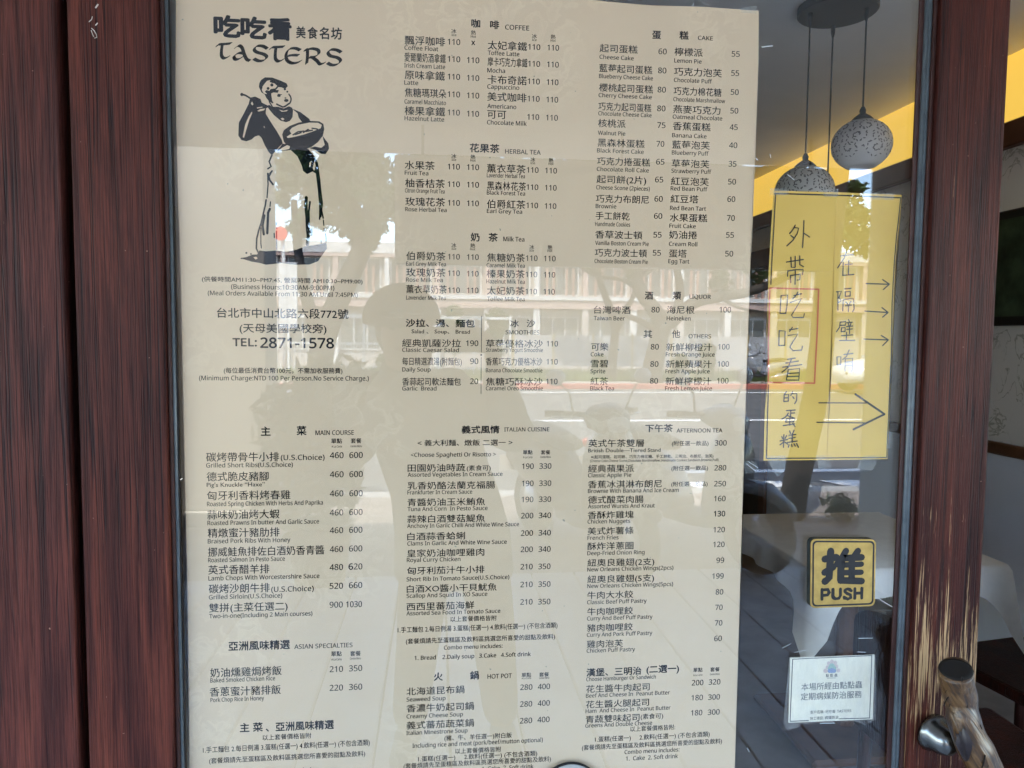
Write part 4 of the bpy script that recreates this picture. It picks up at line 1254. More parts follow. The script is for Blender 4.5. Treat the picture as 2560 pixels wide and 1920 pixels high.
arrow('R3', [[(592, 338), (965, 340)], [(575, 492), (955, 497)]], [[(880, 270), (1110, 428)], [(1110, 428), (865, 548)]], 9, 16)
# tapes: behind the glass, on the sheets' edges
def tape(fr, pts, parent, yy): obj('tape', slab(bmesh.new(), [(q.x, q.z) for q in (FP(fr, x, y, yy) for x, y in pts)], yy, yy+0.0002), FILM2, parent)
tape('H1', [(1815, 85), (2003, 62), (1996, 150), (1830, 140)], MENU_THING, 0.0067)
tape('R2', [(210, 95), (352, 103), (350, 150), (205, 150)], ys, 0.0067); tape('R2', [(628, 105), (745, 100), (742, 165), (630, 165)], ys, 0.0067); tape('R2', [(1015, 130), (1185, 138), (1180, 190), (1010, 185)], ys, 0.0067)
tape('R3', [(165, 755), (330, 755), (325, 870), (262, 925)], ys, 0.0067); tape('R3', [(570, 752), (695, 752), (690, 850), (590, 860)], ys, 0.0067); tape('R3', [(945, 755), (1090, 750), (1010, 875), (885, 860)], ys, 0.0067); tape('R3', [(1130, 565), (1170, 565), (1160, 700), (1125, 700)], ys, 0.0067)
tape('R3', [(0, 800), (95, 800), (115, 880), (10, 900)], MENU_THING, 0.0067)
# round clear suction cup low on the pane
cc = P(1425, 1980, -0.001); cr_ = 73*pxm(1425, 1960)
cup = thing('suction_cup', 'round grey suction disc at the bottom of the menu', 'suction cup', tuple(cc))
bm = bmesh.new(); lathe(bm, [(cr_, 0.0002), (cr_*0.985, 0.004), (cr_*0.9, 0.0055), (cr_*0.3, 0.0065)], (cc.x, 0, cc.z), 48, 'Y')
obj('disc', bm, simple('grey_rubber', (0.36, 0.36, 0.35), 0.35), cup, smooth=True)
bm = bmesh.new(); n = 56
v = [(cc.x+r*math.cos(2*math.pi*k/n), -0.0008 if r > cr_ else -0.0046, cc.z+r*math.sin(2*math.pi*k/n)) for r in (cr_*1.03, cr_*0.985) for k in range(n)]
pyd('rim', v, [(k, (k+1) % n, n+(k+1) % n, n+k) for k in range(n)], black, cup)
bm.free()

# ------------------------------------------------------------------ the room behind
XW, YB, ZC = 2.54, 7.2, 2.75
def plaster(name, col, n=0.04): return simple(name, col, 0.85, noise=n, scale=3.0)
def wallpaper():
    m, t, b = nodes('wallpaper'); L = t.links.new
    v = coords(t, (1, 1, 1)); n = N(t, 'TexNoise', i_Scale=5.5, i_Detail=6.0, i_Distortion=2.2); L(v, n.inputs['Vector'])
    a = N(t, 'Math', operation='SUBTRACT'); a.inputs[1].default_value = 0.5; L(n.outputs['Fac'], a.inputs[0]); a2 = N(t, 'Math', operation='ABSOLUTE'); L(a.outputs[0], a2.inputs[0])
    r = ramp(t, a2.outputs[0], [(0.0, (1, 1, 1)), (0.022, (0, 0, 0))]); n2 = N(t, 'TexNoise', i_Scale=3.0); L(v, n2.inputs['Vector']); r2 = ramp(t, n2.outputs['Fac'], [(0.48, (0, 0, 0)), (0.56, (1, 1, 1))])
    k = N(t, 'Math', operation='MULTIPLY'); L(r.outputs[0], k.inputs[0]); L(r2.outputs[0], k.inputs[1])
    mx = N(t, 'MixRGB'); L(k.outputs[0], mx.inputs[0]); mx.inputs[1].default_value = (0.86, 0.80, 0.71, 1); mx.inputs[2].default_value = (0.45, 0.40, 0.29, 1)
    L(mx.outputs[0], b.inputs['Base Color']); b.inputs['Roughness'].default_value = 0.8; return m
def structure(name, bm, mat, parent=None):
    o = obj(name, bm, mat, parent)
    if parent is None: o['kind'] = 'structure'
    return o
structure('interior_ceiling', bx(-2.6, XW, 0.12, YB, ZC, ZC+0.02), plaster('ceiling_paint', (0.80, 0.79, 0.77)))
structure('interior_floor', bx(-2.6, XW, 0.0, YB, -0.06, -0.004), simple('interior_floor', (0.24, 0.19, 0.155), 0.35, noise=0.3, scale=5))
wall = structure('interior_wall', bx(XW, XW+0.16, 0.12, YB, 0, 3.0), wallpaper())
obj('wainscot', bx(XW-0.012, XW-0.001, 0.13, YB-0.01, 0.06, 0.98), plaster('wainscot_paint', (0.84, 0.85, 0.90)), wall)
DKW = simple('dark_oak', (0.13, 0.055, 0.025), 0.4, noise=0.3, scale=12)
obj('chair_rail', bx(XW-0.035, XW-0.001, 0.13, YB-0.01, 0.981, 1.035, 0.006), DKW, wall)
obj('picture_rail', bx(XW-0.05, XW-0.001, 0.13, YB-0.01, 2.345, 2.455, 0.006), simple('brown_moulding', (0.115, 0.040, 0.020), 0.4, noise=0.25, scale=9), wall)
yel = simple('emissive_yellow_frieze', (0.95, 0.60, 0.10), 0.6, emit=0.058)  # yellow paint given emission, standing in for light from a concealed lamp
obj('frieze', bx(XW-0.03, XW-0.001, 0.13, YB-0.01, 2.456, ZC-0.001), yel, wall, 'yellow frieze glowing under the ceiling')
structure('back_wall', bx(-2.6, XW, YB, YB+0.15, 0, 3.0), plaster('back_wall_paint', (0.34, 0.30, 0.25)))
structure('left_wall', bx(-2.75, -2.6, 0.12, YB, 0, 3.0), plaster('left_wall_paint', (0.40, 0.36, 0.31)))
structure('roof_slab', bx(-2.9, XW+0.3, 0.0, YB+0.3, 3.0, 3.4), plaster('roof_concrete', (0.3, 0.3, 0.29)))
fac = plaster('facade_plaster', (0.66, 0.62, 0.56))
structure('facade_wall', bx(-8, -1.351, 0.0, 0.12, 0, 3.4), fac); structure('facade_wall', bx(XW+0.001, 9, 0.0, 0.12, 0, 3.4), fac); structure('facade_lintel', bx(-1.35, XW, 0.0, 0.12, 2.62, 3.4), fac)
lint = obj('door_lintel', bx(X(169)+0.004, XW-0.005, -0.02, 0.09, 2.405, 2.615, 0.003), WOOD_L); tag(lint, 'red brown wooden beam over the glass door', 'lintel')
# inner door on the side wall, far back
idr = thing('inner_door', 'dark brown inner door in the papered wall at the back of the room', 'door', (XW, 5.0, 0))
obj('door_frame', bx(XW-0.06, XW-0.013, 4.2, 5.9, 2.04, 2.17), DKW, idr); obj('door_frame', bx(XW-0.06, XW-0.037, 4.2, 4.3, 0.0, 2.039), DKW, idr); obj('door_frame', bx(XW-0.06, XW-0.037, 5.8, 5.9, 0.0, 2.039), DKW, idr)
obj('leaf', bx(XW-0.045, XW-0.037, 4.301, 5.799, 0.005, 2.038), simple('inner_door_leaf', (0.06, 0.045, 0.02), 0.4, noise=0.3, scale=4), idr)
# framed picture
pc = thing('framed_picture', 'dark framed landscape painting on the papered wall', 'picture', (XW, 1.75, 1.8))
y1 = 2.10
obj('frame', bx(XW-0.03, XW-0.002, 1.40, y1, 1.56, 2.07, 0.006), simple('black_frame', (0.012, 0.011, 0.010), 0.4), pc)
obj('painting', bx(XW-0.034, XW-0.0305, 1.44, y1-0.04, 1.60, 2.03), simple('painting', (0.035, 0.055, 0.028), 0.5, noise=0.8, scale=9), pc)
# pendant lamp with three cords
pd_c = PZ(2094, 34, ZC-0.03); prad = 95*(pd_c-CAM).dot(CF)/FPX
pend = thing('pendant_lamp', 'ceiling lamp with three cords, dark round plate and white pierced globes', 'lamp', (pd_c.x, pd_c.y, ZC))
DM = simple('dark_metal', (0.025, 0.032, 0.030), 0.5, 0.3)
obj('ceiling_plate', lathe(bmesh.new(), [(prad, ZC-0.001), (prad, ZC-0.026), (prad*0.97, ZC-0.030)], (pd_c.x, pd_c.y, 0), 48), DM, pend, smooth=False)
POR = simple('porcelain_shade', (0.60, 0.59, 0.575), 0.35); CUT = simple('shade_cut', (0.10, 0.10, 0.11), 0.6)
for (ax, ay), (lx, ly) in (((2026, 34), (2010, 478)), ((2083, 66), (2060, 590)), ((2167, 22), (2156.5, 362))):
    a = PZ(ax, ay, ZC-0.031); lz = P(lx, ly, a.y).z; r = 71*((Vector((a.x, a.y, lz))-CAM).dot(CF))/FPX
    crd = obj('cord', tube(bmesh.new(), [(a.x, a.y, ZC-0.02), (a.x, a.y, lz+r*1.2)], 0.0032, 8), DM, pend, smooth=True)
    obj('cord_grip', tube(bmesh.new(), [(a.x, a.y, ZC-0.029), (a.x, a.y, ZC-0.055), (a.x, a.y, ZC-0.075)], [0.009, 0.008, 0.004], 12), DM, crd, smooth=True)
    cap = obj('cap', lathe(bmesh.new(), [(0.006, r*1.30), (0.012, r*1.18), (0.010, r*1.08), (r*0.26, r*0.96), (r*0.36, r*0.86)], (a.x, a.y, lz), 24), DM, pend, smooth=True)
    prof = [(r*math.cos(q), r*0.88*math.sin(q)) for q in [R_(x) for x in range(76, -58, -8)]]
    sh = obj('shade', lathe(bmesh.new(), prof+[(r*0.50, -r*0.78), (r*0.40, -r*0.75)], (a.x, a.y, lz), 40), POR, pend, smooth=True)
    vv, ff = [], []; rs = random.Random(int(ax))
    for c in range(20):                # leaf cuts along curling vines, in three rows round the globe
        row = c % 3; az0 = (c//3+0.33*row)*2*math.pi/6.7; el0 = R_((-18, 8, 34)[row]); sg_ = 1 if c % 2 else -1
        for k in range(24):
            q = k*0.52; rad = R_(3.5+k*1.05); az = az0+rad*math.cos(q*sg_+c)/max(0.5, math.cos(el0)); el = el0+rad*math.sin(q*sg_+c)
            if not R_(-40) < el < R_(58): continue
            nrm = Vector((math.cos(el)*math.cos(az), math.cos(el)*math.sin(az), math.sin(el)*0.88)); cpt = Vector((a.x, a.y, lz))+nrm*(r*1.004)
            e1 = Vector((-math.sin(az), math.cos(az), 0)); e2 = nrm.normalized().cross(e1); th = q*sg_+c+0.9+(0.9 if k % 2 else -0.3)
            u = (e1*math.cos(th)+e2*math.sin(th))*r*0.055; w_ = (e2*math.cos(th)-e1*math.sin(th))*r*0.022
            b0 = len(vv); vv += [cpt-u, cpt-u*0.2+w_, cpt+u*0.4+w_*0.8, cpt+u, cpt+u*0.4-w_*0.8, cpt-u*0.2-w_]; ff.append(tuple(range(b0, b0+6)))
    pyd('cut_pattern', vv, ff, CUT, sh)
# table under a white cloth
tc_ = PZ(2514, 1411, 0.75); tx1, ty0 = tc_.x, tc_.y; tx0, ty1 = tx1-0.67, ty0+0.72
tb = thing('dining_table', 'square dining table standing beside the papered wall', 'table', ((tx0+tx1)/2, (ty0+ty1)/2, 0))
obj('tabletop', bx(tx0+0.01, tx1-0.01, ty0+0.01, ty1-0.01, 0.715, 0.742), DKW, tb); obj('pedestal', tube(bmesh.new(), [((tx0+tx1)/2, (ty0+ty1)/2, 0.0), ((tx0+tx1)/2, (ty0+ty1)/2, 0.714)], 0.04, 14), DKW, tb)
obj('foot', bx((tx0+tx1)/2-0.25, (tx0+tx1)/2+0.25, (ty0+ty1)/2-0.25, (ty0+ty1)/2+0.25, 0, 0.03, 0.01), DKW, tb)
def cloth():
    n = 30; per = []; cx, cy, hx, hy = (tx0+tx1)/2, (ty0+ty1)/2, (tx1-tx0)/2+0.004, (ty1-ty0)/2+0.004
    for sx, sy, dx, dy in ((-1, -1, 1, 0), (1, -1, 0, 1), (1, 1, -1, 0), (-1, 1, 0, -1)):
        for k in range(n): per.append((sx+dx*2*k/n, sy+dy*2*k/n, abs(2*k/n-1)))
    rings = []; rows = [(0.0, 0.0), (0.012, 0.06), (0.016, 0.25), (0.02, 0.6), (0.03, 1.0)]
    v = []
    for off, fr in rows:
        for i, (u, w_, e) in enumerate(per):
            drop = 0.09+0.22*e**8; fold = 0.010*math.sin(i*0.9)*fr+0.03*e**6*fr
            q = Vector((cx+u*hx, cy+w_*hy, 0)); out = Vector((u, w_, 0)); out = Vector((out.x if abs(u) > .98 else 0, out.y if abs(w_) > .98 else 0, 0))
            if out.length: out.normalize()
            p = q+out*(off+fold); v.append((p.x, p.y, 0.752-drop*fr))
    m_ = len(per); f = [(r*m_+i, r*m_+(i+1) % m_, (r+1)*m_+(i+1) % m_, (r+1)*m_+i) for r in range(len(rows)-1) for i in range(m_)]
    f.append(tuple(range(m_-1, -1, -1))); return v, f
v, f = cloth(); tcl = pyd('tablecloth', v, f, simple('white_linen', (0.86, 0.82, 0.76), 0.8, noise=0.05, scale=20), None, None, True); tag(tcl, 'white cloth with pointed hanging corners over the dining table', 'tablecloth')
# two dark chairs
CH = wood('dark_chair_wood', (0.016, 0.006, 0.005), (0.035, 0.010, 0.007), (0.075, 0.018, 0.010), (0.006, 0.003, 0.003), 5.0, rough=0.3)
def chair(name, label, x, y, rot, back):
    t = thing(name, label, 'chair', (0, 0, 0), 'dark dining chairs')
    obj('seat', bx(-0.2, 0.2, -0.2, 0.2, 0.42, 0.46, 0.012, 2), CH, t)
    for sx in (-1, 1):
        obj('leg', tube(bmesh.new(), [(sx*0.18, 0.17, 0), (sx*0.18, 0.17, 0.42)], 0.017, 8), CH, t, smooth=True); obj('leg', tube(bmesh.new(), [(sx*0.18, -0.19, 0), (sx*0.18, -0.18, 0.42)], 0.018, 8), CH, t, smooth=True)
    if back == 'round':
        pts = [(-0.18, 0.44), (0.18, 0.44), (0.2, 0.6), (0.2, 0.72)] + [(0.2*math.cos(R_(a)), 0.72+0.075*math.sin(R_(a))) for a in range(0, 181, 15)] + [(-0.2, 0.6)]
        bm = slab(bmesh.new(), pts, -0.215, -0.165); obj('backrest', bm, CH, t)
    else:
        lf_ = [(-0.19, 0.44), (-0.215, 0.55), (-0.20, 0.66), (-0.175, 0.72), (-0.20, 0.80), (-0.19, 0.86), (-0.165, 0.91), (-0.175, 0.97), (-0.195, 1.03), (-0.18, 1.08), (-0.15, 1.11)]
        lf_ = [(x_, z_) for x_, z_ in smooth_path(lf_, 3)]
        bm = slab(bmesh.new(), lf_+[(-x_, z_) for x_, z_ in lf_[::-1]], -0.22, -0.175); bmesh.ops.bevel(bm, geom=[e for e in bm.edges if e.is_boundary], offset=0.004, affect='EDGES'); obj('backrest', bm, CH, t)
    t.location = (x, y, 0); t.rotation_euler.z = rot; return t
c1 = P(2157, 1538, 0.74); chair('dining_chair', 'dark wooden chair with low rounded back seen through the glass', c1.x+0.19, c1.y-0.2, R_(-90), 'round')
c2 = P(2532, 1300, 0.85); chair('dining_chair', 'dark red wooden chair with tall curving carved back beside the table', c2.x+0.19, c2.y+0.12, R_(10), 'tall')
# ------------------------------------------------------------------ the street the pane mirrors
def concrete(name, col, scale=3.0, n=0.18, rough=0.85): return simple(name, col, rough, noise=n, scale=scale, bump=0.002)
ZR = -0.12
structure('ground', bx(-400, 400, -600, 60, -0.9, -0.24), concrete('far_ground', (0.16, 0.15, 0.12)))
road = structure('road', bx(-120, 120, -20.9, -5.9, -0.239, ZR), simple('asphalt', (0.105, 0.103, 0.100), 0.8, noise=0.25, scale=2.2, bump=0.003))
WP = simple('road_paint', (0.72, 0.72, 0.70), 0.7, noise=0.1, scale=6)
for y0, y1, x0 in ((-7.45, -7.27, 1.3), (-12.75, -12.55, -120), (-19.7, -19.5, -120)): obj('lane_marking', bx(x0, 120, y0, y1, ZR+0.001, ZR+0.004), WP, road)
for k in range(14):
    x = 2.6+k*0.85; bm = bmesh.new(); vs_ = [bm.verts.new(p) for p in ((x, -6.75, ZR+0.004), (x+0.45, -6.75, ZR+0.004), (x+0.75, -6.25, ZR+0.004), (x+0.3, -6.25, ZR+0.004))]; bm.faces.new(vs_); obj('hatch_marking', bm, WP, road)
# arcade floor of long boards running out from the door
deck = structure('arcade_floor', bx(-8, 9, -3.4, -0.02, -0.238, -0.035), concrete('floor_bed', (0.05, 0.05, 0.05)))
DKS = [simple('floor_slate_%s' % 'abc'[i], c, 0.42, noise=0.22, scale=3.5, bump=0.0008) for i, c in enumerate(((0.56, 0.575, 0.59), (0.53, 0.545, 0.56), (0.585, 0.595, 0.605)))]
plank_w = 0.272; x = -3.55+0.071
proto = {}
for k in range(28):
    i = random.randrange(3)
    if i not in proto: proto[i] = bx(0, plank_w-0.012, -3.395, -0.025, -0.034, 0.0, 0.004); me = bpy.data.meshes.new('floor_board'); proto[i].to_mesh(me); proto[i].free(); me.materials.append(DKS[i]); proto[i] = me
    o = bpy.data.objects.new('floor_board', proto[i]); COL.objects.link(o); o.location.x = x+k*plank_w; o.parent = deck
structure('kerb', bx(-120, 120, -5.9, -5.65, -0.238, 0.0, 0.01), concrete('kerb_stone', (0.34, 0.33, 0.31)))
def paving():
    m, t, b = nodes('dappled_paving'); L = t.links.new; v = coords(t, (1, 1, 1))
    br = N(t, 'TexBrick', i_Scale=5.0); br.inputs['Color1'].default_value = (0.30, 0.25, 0.215, 1); br.inputs['Color2'].default_value = (0.23, 0.19, 0.165, 1); br.inputs['Mortar'].default_value = (0.09, 0.085, 0.08, 1); br.inputs['Mortar Size'].default_value = 0.02; L(v, br.inputs['Vector'])
    n = N(t, 'TexNoise', i_Scale=4.0, i_Detail=5.0); L(v, n.inputs['Vector']); r = ramp(t, n.outputs['Fac'], [(0.35, (0.7, 0.7, 0.7)), (0.65, (1.25, 1.2, 1.15))])  # dapples put into the brick colour by noise
    mx = N(t, 'MixRGB', blend_type='MULTIPLY', i_Fac=1.0); L(br.outputs['Color'], mx.inputs[1]); L(r.outputs[0], mx.inputs[2]); L(mx.outputs[0], b.inputs['Base Color']); b.inputs['Roughness'].default_value = 0.85; return m
structure('pavement', bx(-120, 120, -5.649, -3.401, -0.238, -0.003), paving())
structure('far_kerb', bx(-120, 120, -21.2, -20.9, -0.238, 0.03, 0.01), simple('red_kerb', (0.42, 0.12, 0.09), 0.7, noise=0.15, scale=4))
structure('far_pavement', bx(-120, 120, -26.0, -21.201, -0.238, 0.0), concrete('far_paving', (0.30, 0.27, 0.23)))
def verge():
    vv, ff = [], []; rs = random.Random(3)
    for k in range(9000):
        x, y = rs.uniform(-14, 24), rs.uniform(-25.6, -22.6); h = rs.uniform(0.12, 0.42); a = rs.uniform(0, 6.28); dx, dy = math.cos(a)*0.05, math.sin(a)*0.05; b = len(vv)
        vv += [(x-dx, y-dy, 0), (x+dx, y+dy, 0), (x+rs.uniform(-.12, .12), y+rs.uniform(-.12, .12), h)]; ff.append((b, b+1, b+2))
    o = pyd('verge_grass', vv, ff, simple('grass_blades', (0.11, 0.15, 0.045), 0.7, noise=0.5, scale=1.3)); o['kind'] = 'stuff'
verge()
# canopy over the door, its board and its pillars
structure('canopy', bx(-8, 9, -3.50, -0.03, 2.60, 2.74), plaster('canopy_underside', (0.74, 0.72, 0.68)))
sb = thing('hanging_board', 'long plain board hung under the canopy edge, mirrored in the glass', 'board', (1.2, -2.85, 2.2))
xa, xb = M(987, 540, 4.0).x, M(2086, 540, 4.0).x; za, zb = M(1250, 664, 4.0).z, M(1250, 396, 4.0).z
obj('panel', bx(xa, xb, -2.88, -2.83, za, zb, 0.004), plaster('board_back', (0.55, 0.51, 0.45)), sb)
for q in (0.06, 0.5, 0.94): obj('hanger', tube(bmesh.new(), [(xa+(xb-xa)*q, -2.855, zb-0.02), (xa+(xb-xa)*q, -2.855, 2.599)], 0.008, 8), steel, sb)
PB = plaster('pillar_paint', (0.80, 0.76, 0.68))
CONC = concrete('pillar_concrete', (0.25, 0.23, 0.20), 2.0, 0.06)
for D_, x0, x1, h_, mt, lab in ((6.25, M(457, 800, 5.85).x-0.4, M(692, 800, 6.25).x, 3.6, CONC, 'broad grey pillar on the pavement mirrored at the menu edge beside the cook'), (3.95, M(2168, 700, 3.95).x, M(2285, 700, 3.95).x, 2.599, PB, 'narrow cream pillar mirrored by the yellow paper')):
    t = thing('arcade_pillar', lab, 'pillar', ((x0+x1)/2, 1.35-D_, 0), 'arcade pillars'); y1 = 1.55-D_; y0 = 1.15-D_
    obj('shaft', bx(x0, x1, y0, y1, 0.12, h_, 0.01), mt, t); obj('plinth', bx(x0-0.03, x1+0.03, y0-0.03, y1+0.03, 0.001, 0.119, 0.008), concrete('plinth_stone', (0.40, 0.37, 0.32)), t)

# ------------------------------------------------------------------ trees
BARK = simple('bark', (0.042, 0.035, 0.028), 0.9, noise=0.4, scale=9, bump=0.01)
LEAF = [simple('leaf_%s' % n, c, 0.55, noise=0.35, scale=1.1, spec=0.3) for n, c in (('deep', (0.030, 0.060, 0.018)), ('fresh', (0.075, 0.115, 0.028)), ('mid', (0.048, 0.085, 0.022)))]
def leaves(name, clumps, n, size, mat, parent, seed):
    rs = random.Random(seed); vv, ff = [], []; tot = sum(c[1]**2 for c in clumps)
    for c, r in clumps:
        for _ in range(int(n*r*r/tot)):
            d = Vector((rs.gauss(0, 1), rs.gauss(0, 1), rs.gauss(0, 0.8))); d = d.normalized()*(r*rs.random()**0.45)
            p = c+d; u = Vector((rs.gauss(0, 1), rs.gauss(0, 1), rs.gauss(0, 1))).normalized(); w_ = u.orthogonal().normalized(); s = size*rs.uniform(0.6, 1.5); b = len(vv)
            vv += [p-u*s, p+w_*s*0.42, p+u*s, p-w_*s*0.42]; ff.append((b, b+1, b+2, b+3))
    return pyd(name, vv, ff, mat, parent)
def limb(path, r0, r1, n=10): 
    q = smooth_path([tuple(p) for p in path], 4); m_ = len(q)-1
    return q, [r0+(r1-r0)*i/m_ for i in range(m_+1)]
def tree(label, base, limbs, clumps, nl, ls, seed, D):
    t = thing('street_tree', label, 'tree', base, 'trees along the street')
    tr = None
    for path, r0, r1 in limbs:
        q, rr_ = limb(path, r0, r1); o = obj('trunk' if tr is None else 'limb', tube(bmesh.new(), q, rr_, 10), BARK, t if tr is None else tr, smooth=True); tr = tr or o
    rs = random.Random(seed); cl = [[], []]
    for c, r in clumps:
        for _ in range(7): 
            d = Vector((rs.gauss(0, 1), rs.gauss(0, 1), rs.gauss(0, 1)*0.7)).normalized()*r*rs.uniform(0.2, 0.9); cl[rs.randrange(2)].append((c+d, r*rs.uniform(0.28, 0.5)))
    leaves('crown', cl[0], nl//2, ls, LEAF[0], t, seed+1); leaves('crown', cl[1] or cl[0], nl//2, ls, LEAF[1+seed % 2], t, seed+2); return t
def MP(D, *pts): return [M(x, y, D) for x, y in pts]
def grounded(D, x, y, extra):
    p = M(x, y, D); return [Vector((p.x, p.y, -0.02)), p]
d1 = 24.0
def cl(D, *l): return [(M(x, y, D)+Vector((0, dy, 0)), r*D/FPX) for x, y, r, dy in l]
tree('leaning tree with a forked trunk mirrored beside the cook', (M(797, 930, d1).x, M(797, 930, d1).y, 0),
     [(grounded(d1, 797, 930, 0)+MP(d1, (812, 840), (850, 740), (888, 660), (915, 590), (930, 500), (935, 400)), 0.46, 0.24), (MP(d1, (800, 850), (772, 765), (755, 690), (742, 600), (735, 500)), 0.24, 0.10), (MP(d1, (905, 610), (950, 540), (1010, 480), (1100, 430)), 0.18, 0.07)],
     cl(d1, (800, 455, 75, -.5), (880, 430, 110, 0), (950, 500, 95, .5), (870, 545, 70, -.6), (760, 560, 45, 0), (735, 430, 55, .3), (715, 500, 40, -.3), (830, 520, 70, .2), (930, 570, 60, .3), (980, 440, 70, 0), (1050, 480, 110, 0), (820, 330, 90, 0), (930, 300, 120, 0), (720, 330, 80, 0), (1130, 380, 120, 0)), 17000, 0.12, 11, d1)
tree('slender tree with two stems mirrored over the liquor list', (M(1530, 945, d1).x, M(1530, 945, d1).y, 0),
     [(grounded(d1, 1531, 930, 0)+MP(d1, (1533, 880), (1538, 830), (1528, 780), (1510, 730), (1495, 680), (1490, 560)), 0.17, 0.09), (MP(d1, (1538, 835), (1560, 780), (1585, 735), (1595, 640)), 0.11, 0.06)],
     cl(d1, (1480, 500, 110, 0), (1560, 450, 120, 0), (1420, 420, 110, 0)), 4000, 0.14, 22, d1)
d2 = 23.2
tree('thick tree with a long sideways bough mirrored between the drink prices', (M(1632, 945, d2).x, M(1632, 945, d2).y, 0),
     [(grounded(d2, 1630, 935, 0)+MP(d2, (1640, 880), (1652, 825), (1650, 800), (1632, 770), (1606, 735), (1592, 690), (1600, 600), (1610, 480)), 0.36, 0.14), (MP(d2, (1650, 822), (1688, 797), (1735, 757), (1800, 742), (1870, 730), (1960, 695), (2040, 640)), 0.24, 0.10), (MP(d2, (1646, 830), (1600, 802), (1555, 785), (1520, 770)), 0.12, 0.05), (MP(d2, (1690, 795), (1700, 720), (1690, 640), (1720, 540)), 0.16, 0.07), (MP(d2, (1606, 735), (1560, 700), (1490, 690), (1440, 660)), 0.09, 0.04), (MP(d2, (1800, 742), (1850, 770), (1910, 780)), 0.07, 0.03), (MP(d2, (1600, 690), (1650, 660), (1700, 600)), 0.09, 0.05)],
     cl(d2, (1640, 420, 140, 0), (1780, 480, 120, 0), (1900, 520, 110, 0), (2010, 560, 90, 0), (1950, 420, 90, 0), (1500, 400, 90, 0), (1300, 420, 100, 0), (1490, 650, 46, .2), (1570, 640, 50, -.2), (1720, 655, 56, .3), (1810, 690, 42, 0), (1900, 670, 46, -.2), (1350, 640, 40, .4), (2130, 590, 80, 0), (2110, 480, 55, 0), (2150, 540, 60, .2)), 13000, 0.12, 33, d2)
d3 = 5.8
tree('thin street tree on the near pavement mirrored below the yellow paper', (M(1977, 1311, d3).x, M(1977, 1311, d3).y, 0),
     [([M(1975, 1318, d3)]+MP(d3, (1985, 1240), (2010, 1120), (2040, 985), (2056, 850), (2072, 650), (2095, 430), (2110, 200)), 0.118, 0.085), (MP(d3, (2095, 430), (2180, 330), (2290, 240)), 0.05, 0.03), (MP(d3, (2075, 620), (2010, 480), (1920, 300)), 0.05, 0.03)],
     cl(d3, (2120, -330, 380, -.3), (2400, -250, 300, .2), (1850, -280, 330, -.4)), 3500, 0.075, 44, d3)
# small weed at the trunk's foot
b0 = M(2092, 1312, 5.7); wd_ = thing('weed', 'small green weed growing on the pavement by the thin tree', 'plant', (b0.x, b0.y, 0)); leaves('foliage', [(Vector((b0.x, b0.y, 0.12)), 0.13), (Vector((b0.x+0.1, b0.y, 0.08)), 0.1)], 260, 0.03, LEAF[1], wd_, 5)
# low shrubs by the far building
for k, (x, y, r) in enumerate(((1136, 782, 22), (1242, 796, 30), (1770, 880, 22), (1500, 905, 20), (1700, 905, 22), (960, 905, 20))):
    D = 29.5 if k < 2 else 25.5
    p = M(x, y, D); r_ = r*D/FPX; t = thing('shrub', ['pale green shrub mirrored between the cap and the phone', 'rounded pale green shrub mirrored above the raised hand', 'low shrub in front of the grey panels by the bough', 'low shrub at the foot of the slender tree', 'low shrub at the foot of the thick tree', 'low shrub mirrored beside the photographer'][k], 'shrub', (p.x, p.y, 0), 'shrubs across the street')
    leaves('foliage', [(Vector((p.x, p.y, p.z)), r_), (Vector((p.x, p.y, max(0.3, p.z-r_))), r_*0.9), (Vector((p.x, p.y, max(0.25, p.z*0.4))), r_*0.8)], 700, 0.09, LEAF[1], t, 60+k)
    obj('stem', tube(bmesh.new(), [(p.x, p.y, 0), (p.x, p.y, p.z)], 0.03, 6), BARK, t)

# ------------------------------------------------------------------ the building across the street
YB2 = -33.5
bd = thing('long_building', 'long two storey pale building with red brown posts across the street', 'building', (4, YB2, 0))
PINK = simple('pink_render', (0.47, 0.345, 0.30), 0.85, noise=0.1, scale=1.5); WHT = simple('white_paint', (0.62, 0.61, 0.585), 0.7, noise=0.05, scale=2); RB = simple('red_brown_post', (0.38, 0.21, 0.16), 0.7, noise=0.15, scale=3)
PALE = simple('pale_wall', (0.47, 0.42, 0.38), 0.85, noise=0.08, scale=1.5); PANE = simple('dark_pane', (0.10, 0.115, 0.125), 0.08, spec=0.6)
obj('wall', bx(-16, 30, YB2-8, YB2, -0.2, 5.6), PALE, bd)
obj('floor_band', bx(-16.05, 30.05, YB2, YB2+0.5, 2.72, 3.12), PINK, bd); obj('balcony_edge', bx(-16.05, 30.05, YB2+0.002, YB2+0.56, 3.121, 3.30), WHT, bd); obj('parapet', bx(-16.1, 30.1, YB2-8.1, YB2+0.35, 5.15, 5.62), WHT, bd); obj('parapet_band', bx(-16.08, 30.08, YB2+0.001, YB2+0.33, 4.98, 5.149), PINK, bd)
bay = 2.3
wf = bx(-0.95, 0.95, -0.06, 0.05, 0, 1.62); wfm = bpy.data.meshes.new('window_frame'); wf.to_mesh(wfm); wf.free(); wfm.materials.append(WHT)
wp = bmesh.new(); box(wp, -0.87, -0.33, 0.051, 0.06, 0.07, 1.55); box(wp, -0.27, 0.27, 0.051, 0.06, 0.07, 1.55); box(wp, 0.33, 0.87, 0.051, 0.06, 0.07, 1.55); wpm = bpy.data.meshes.new('pane'); wp.to_mesh(wpm); wp.free(); wpm.materials.append(PANE)
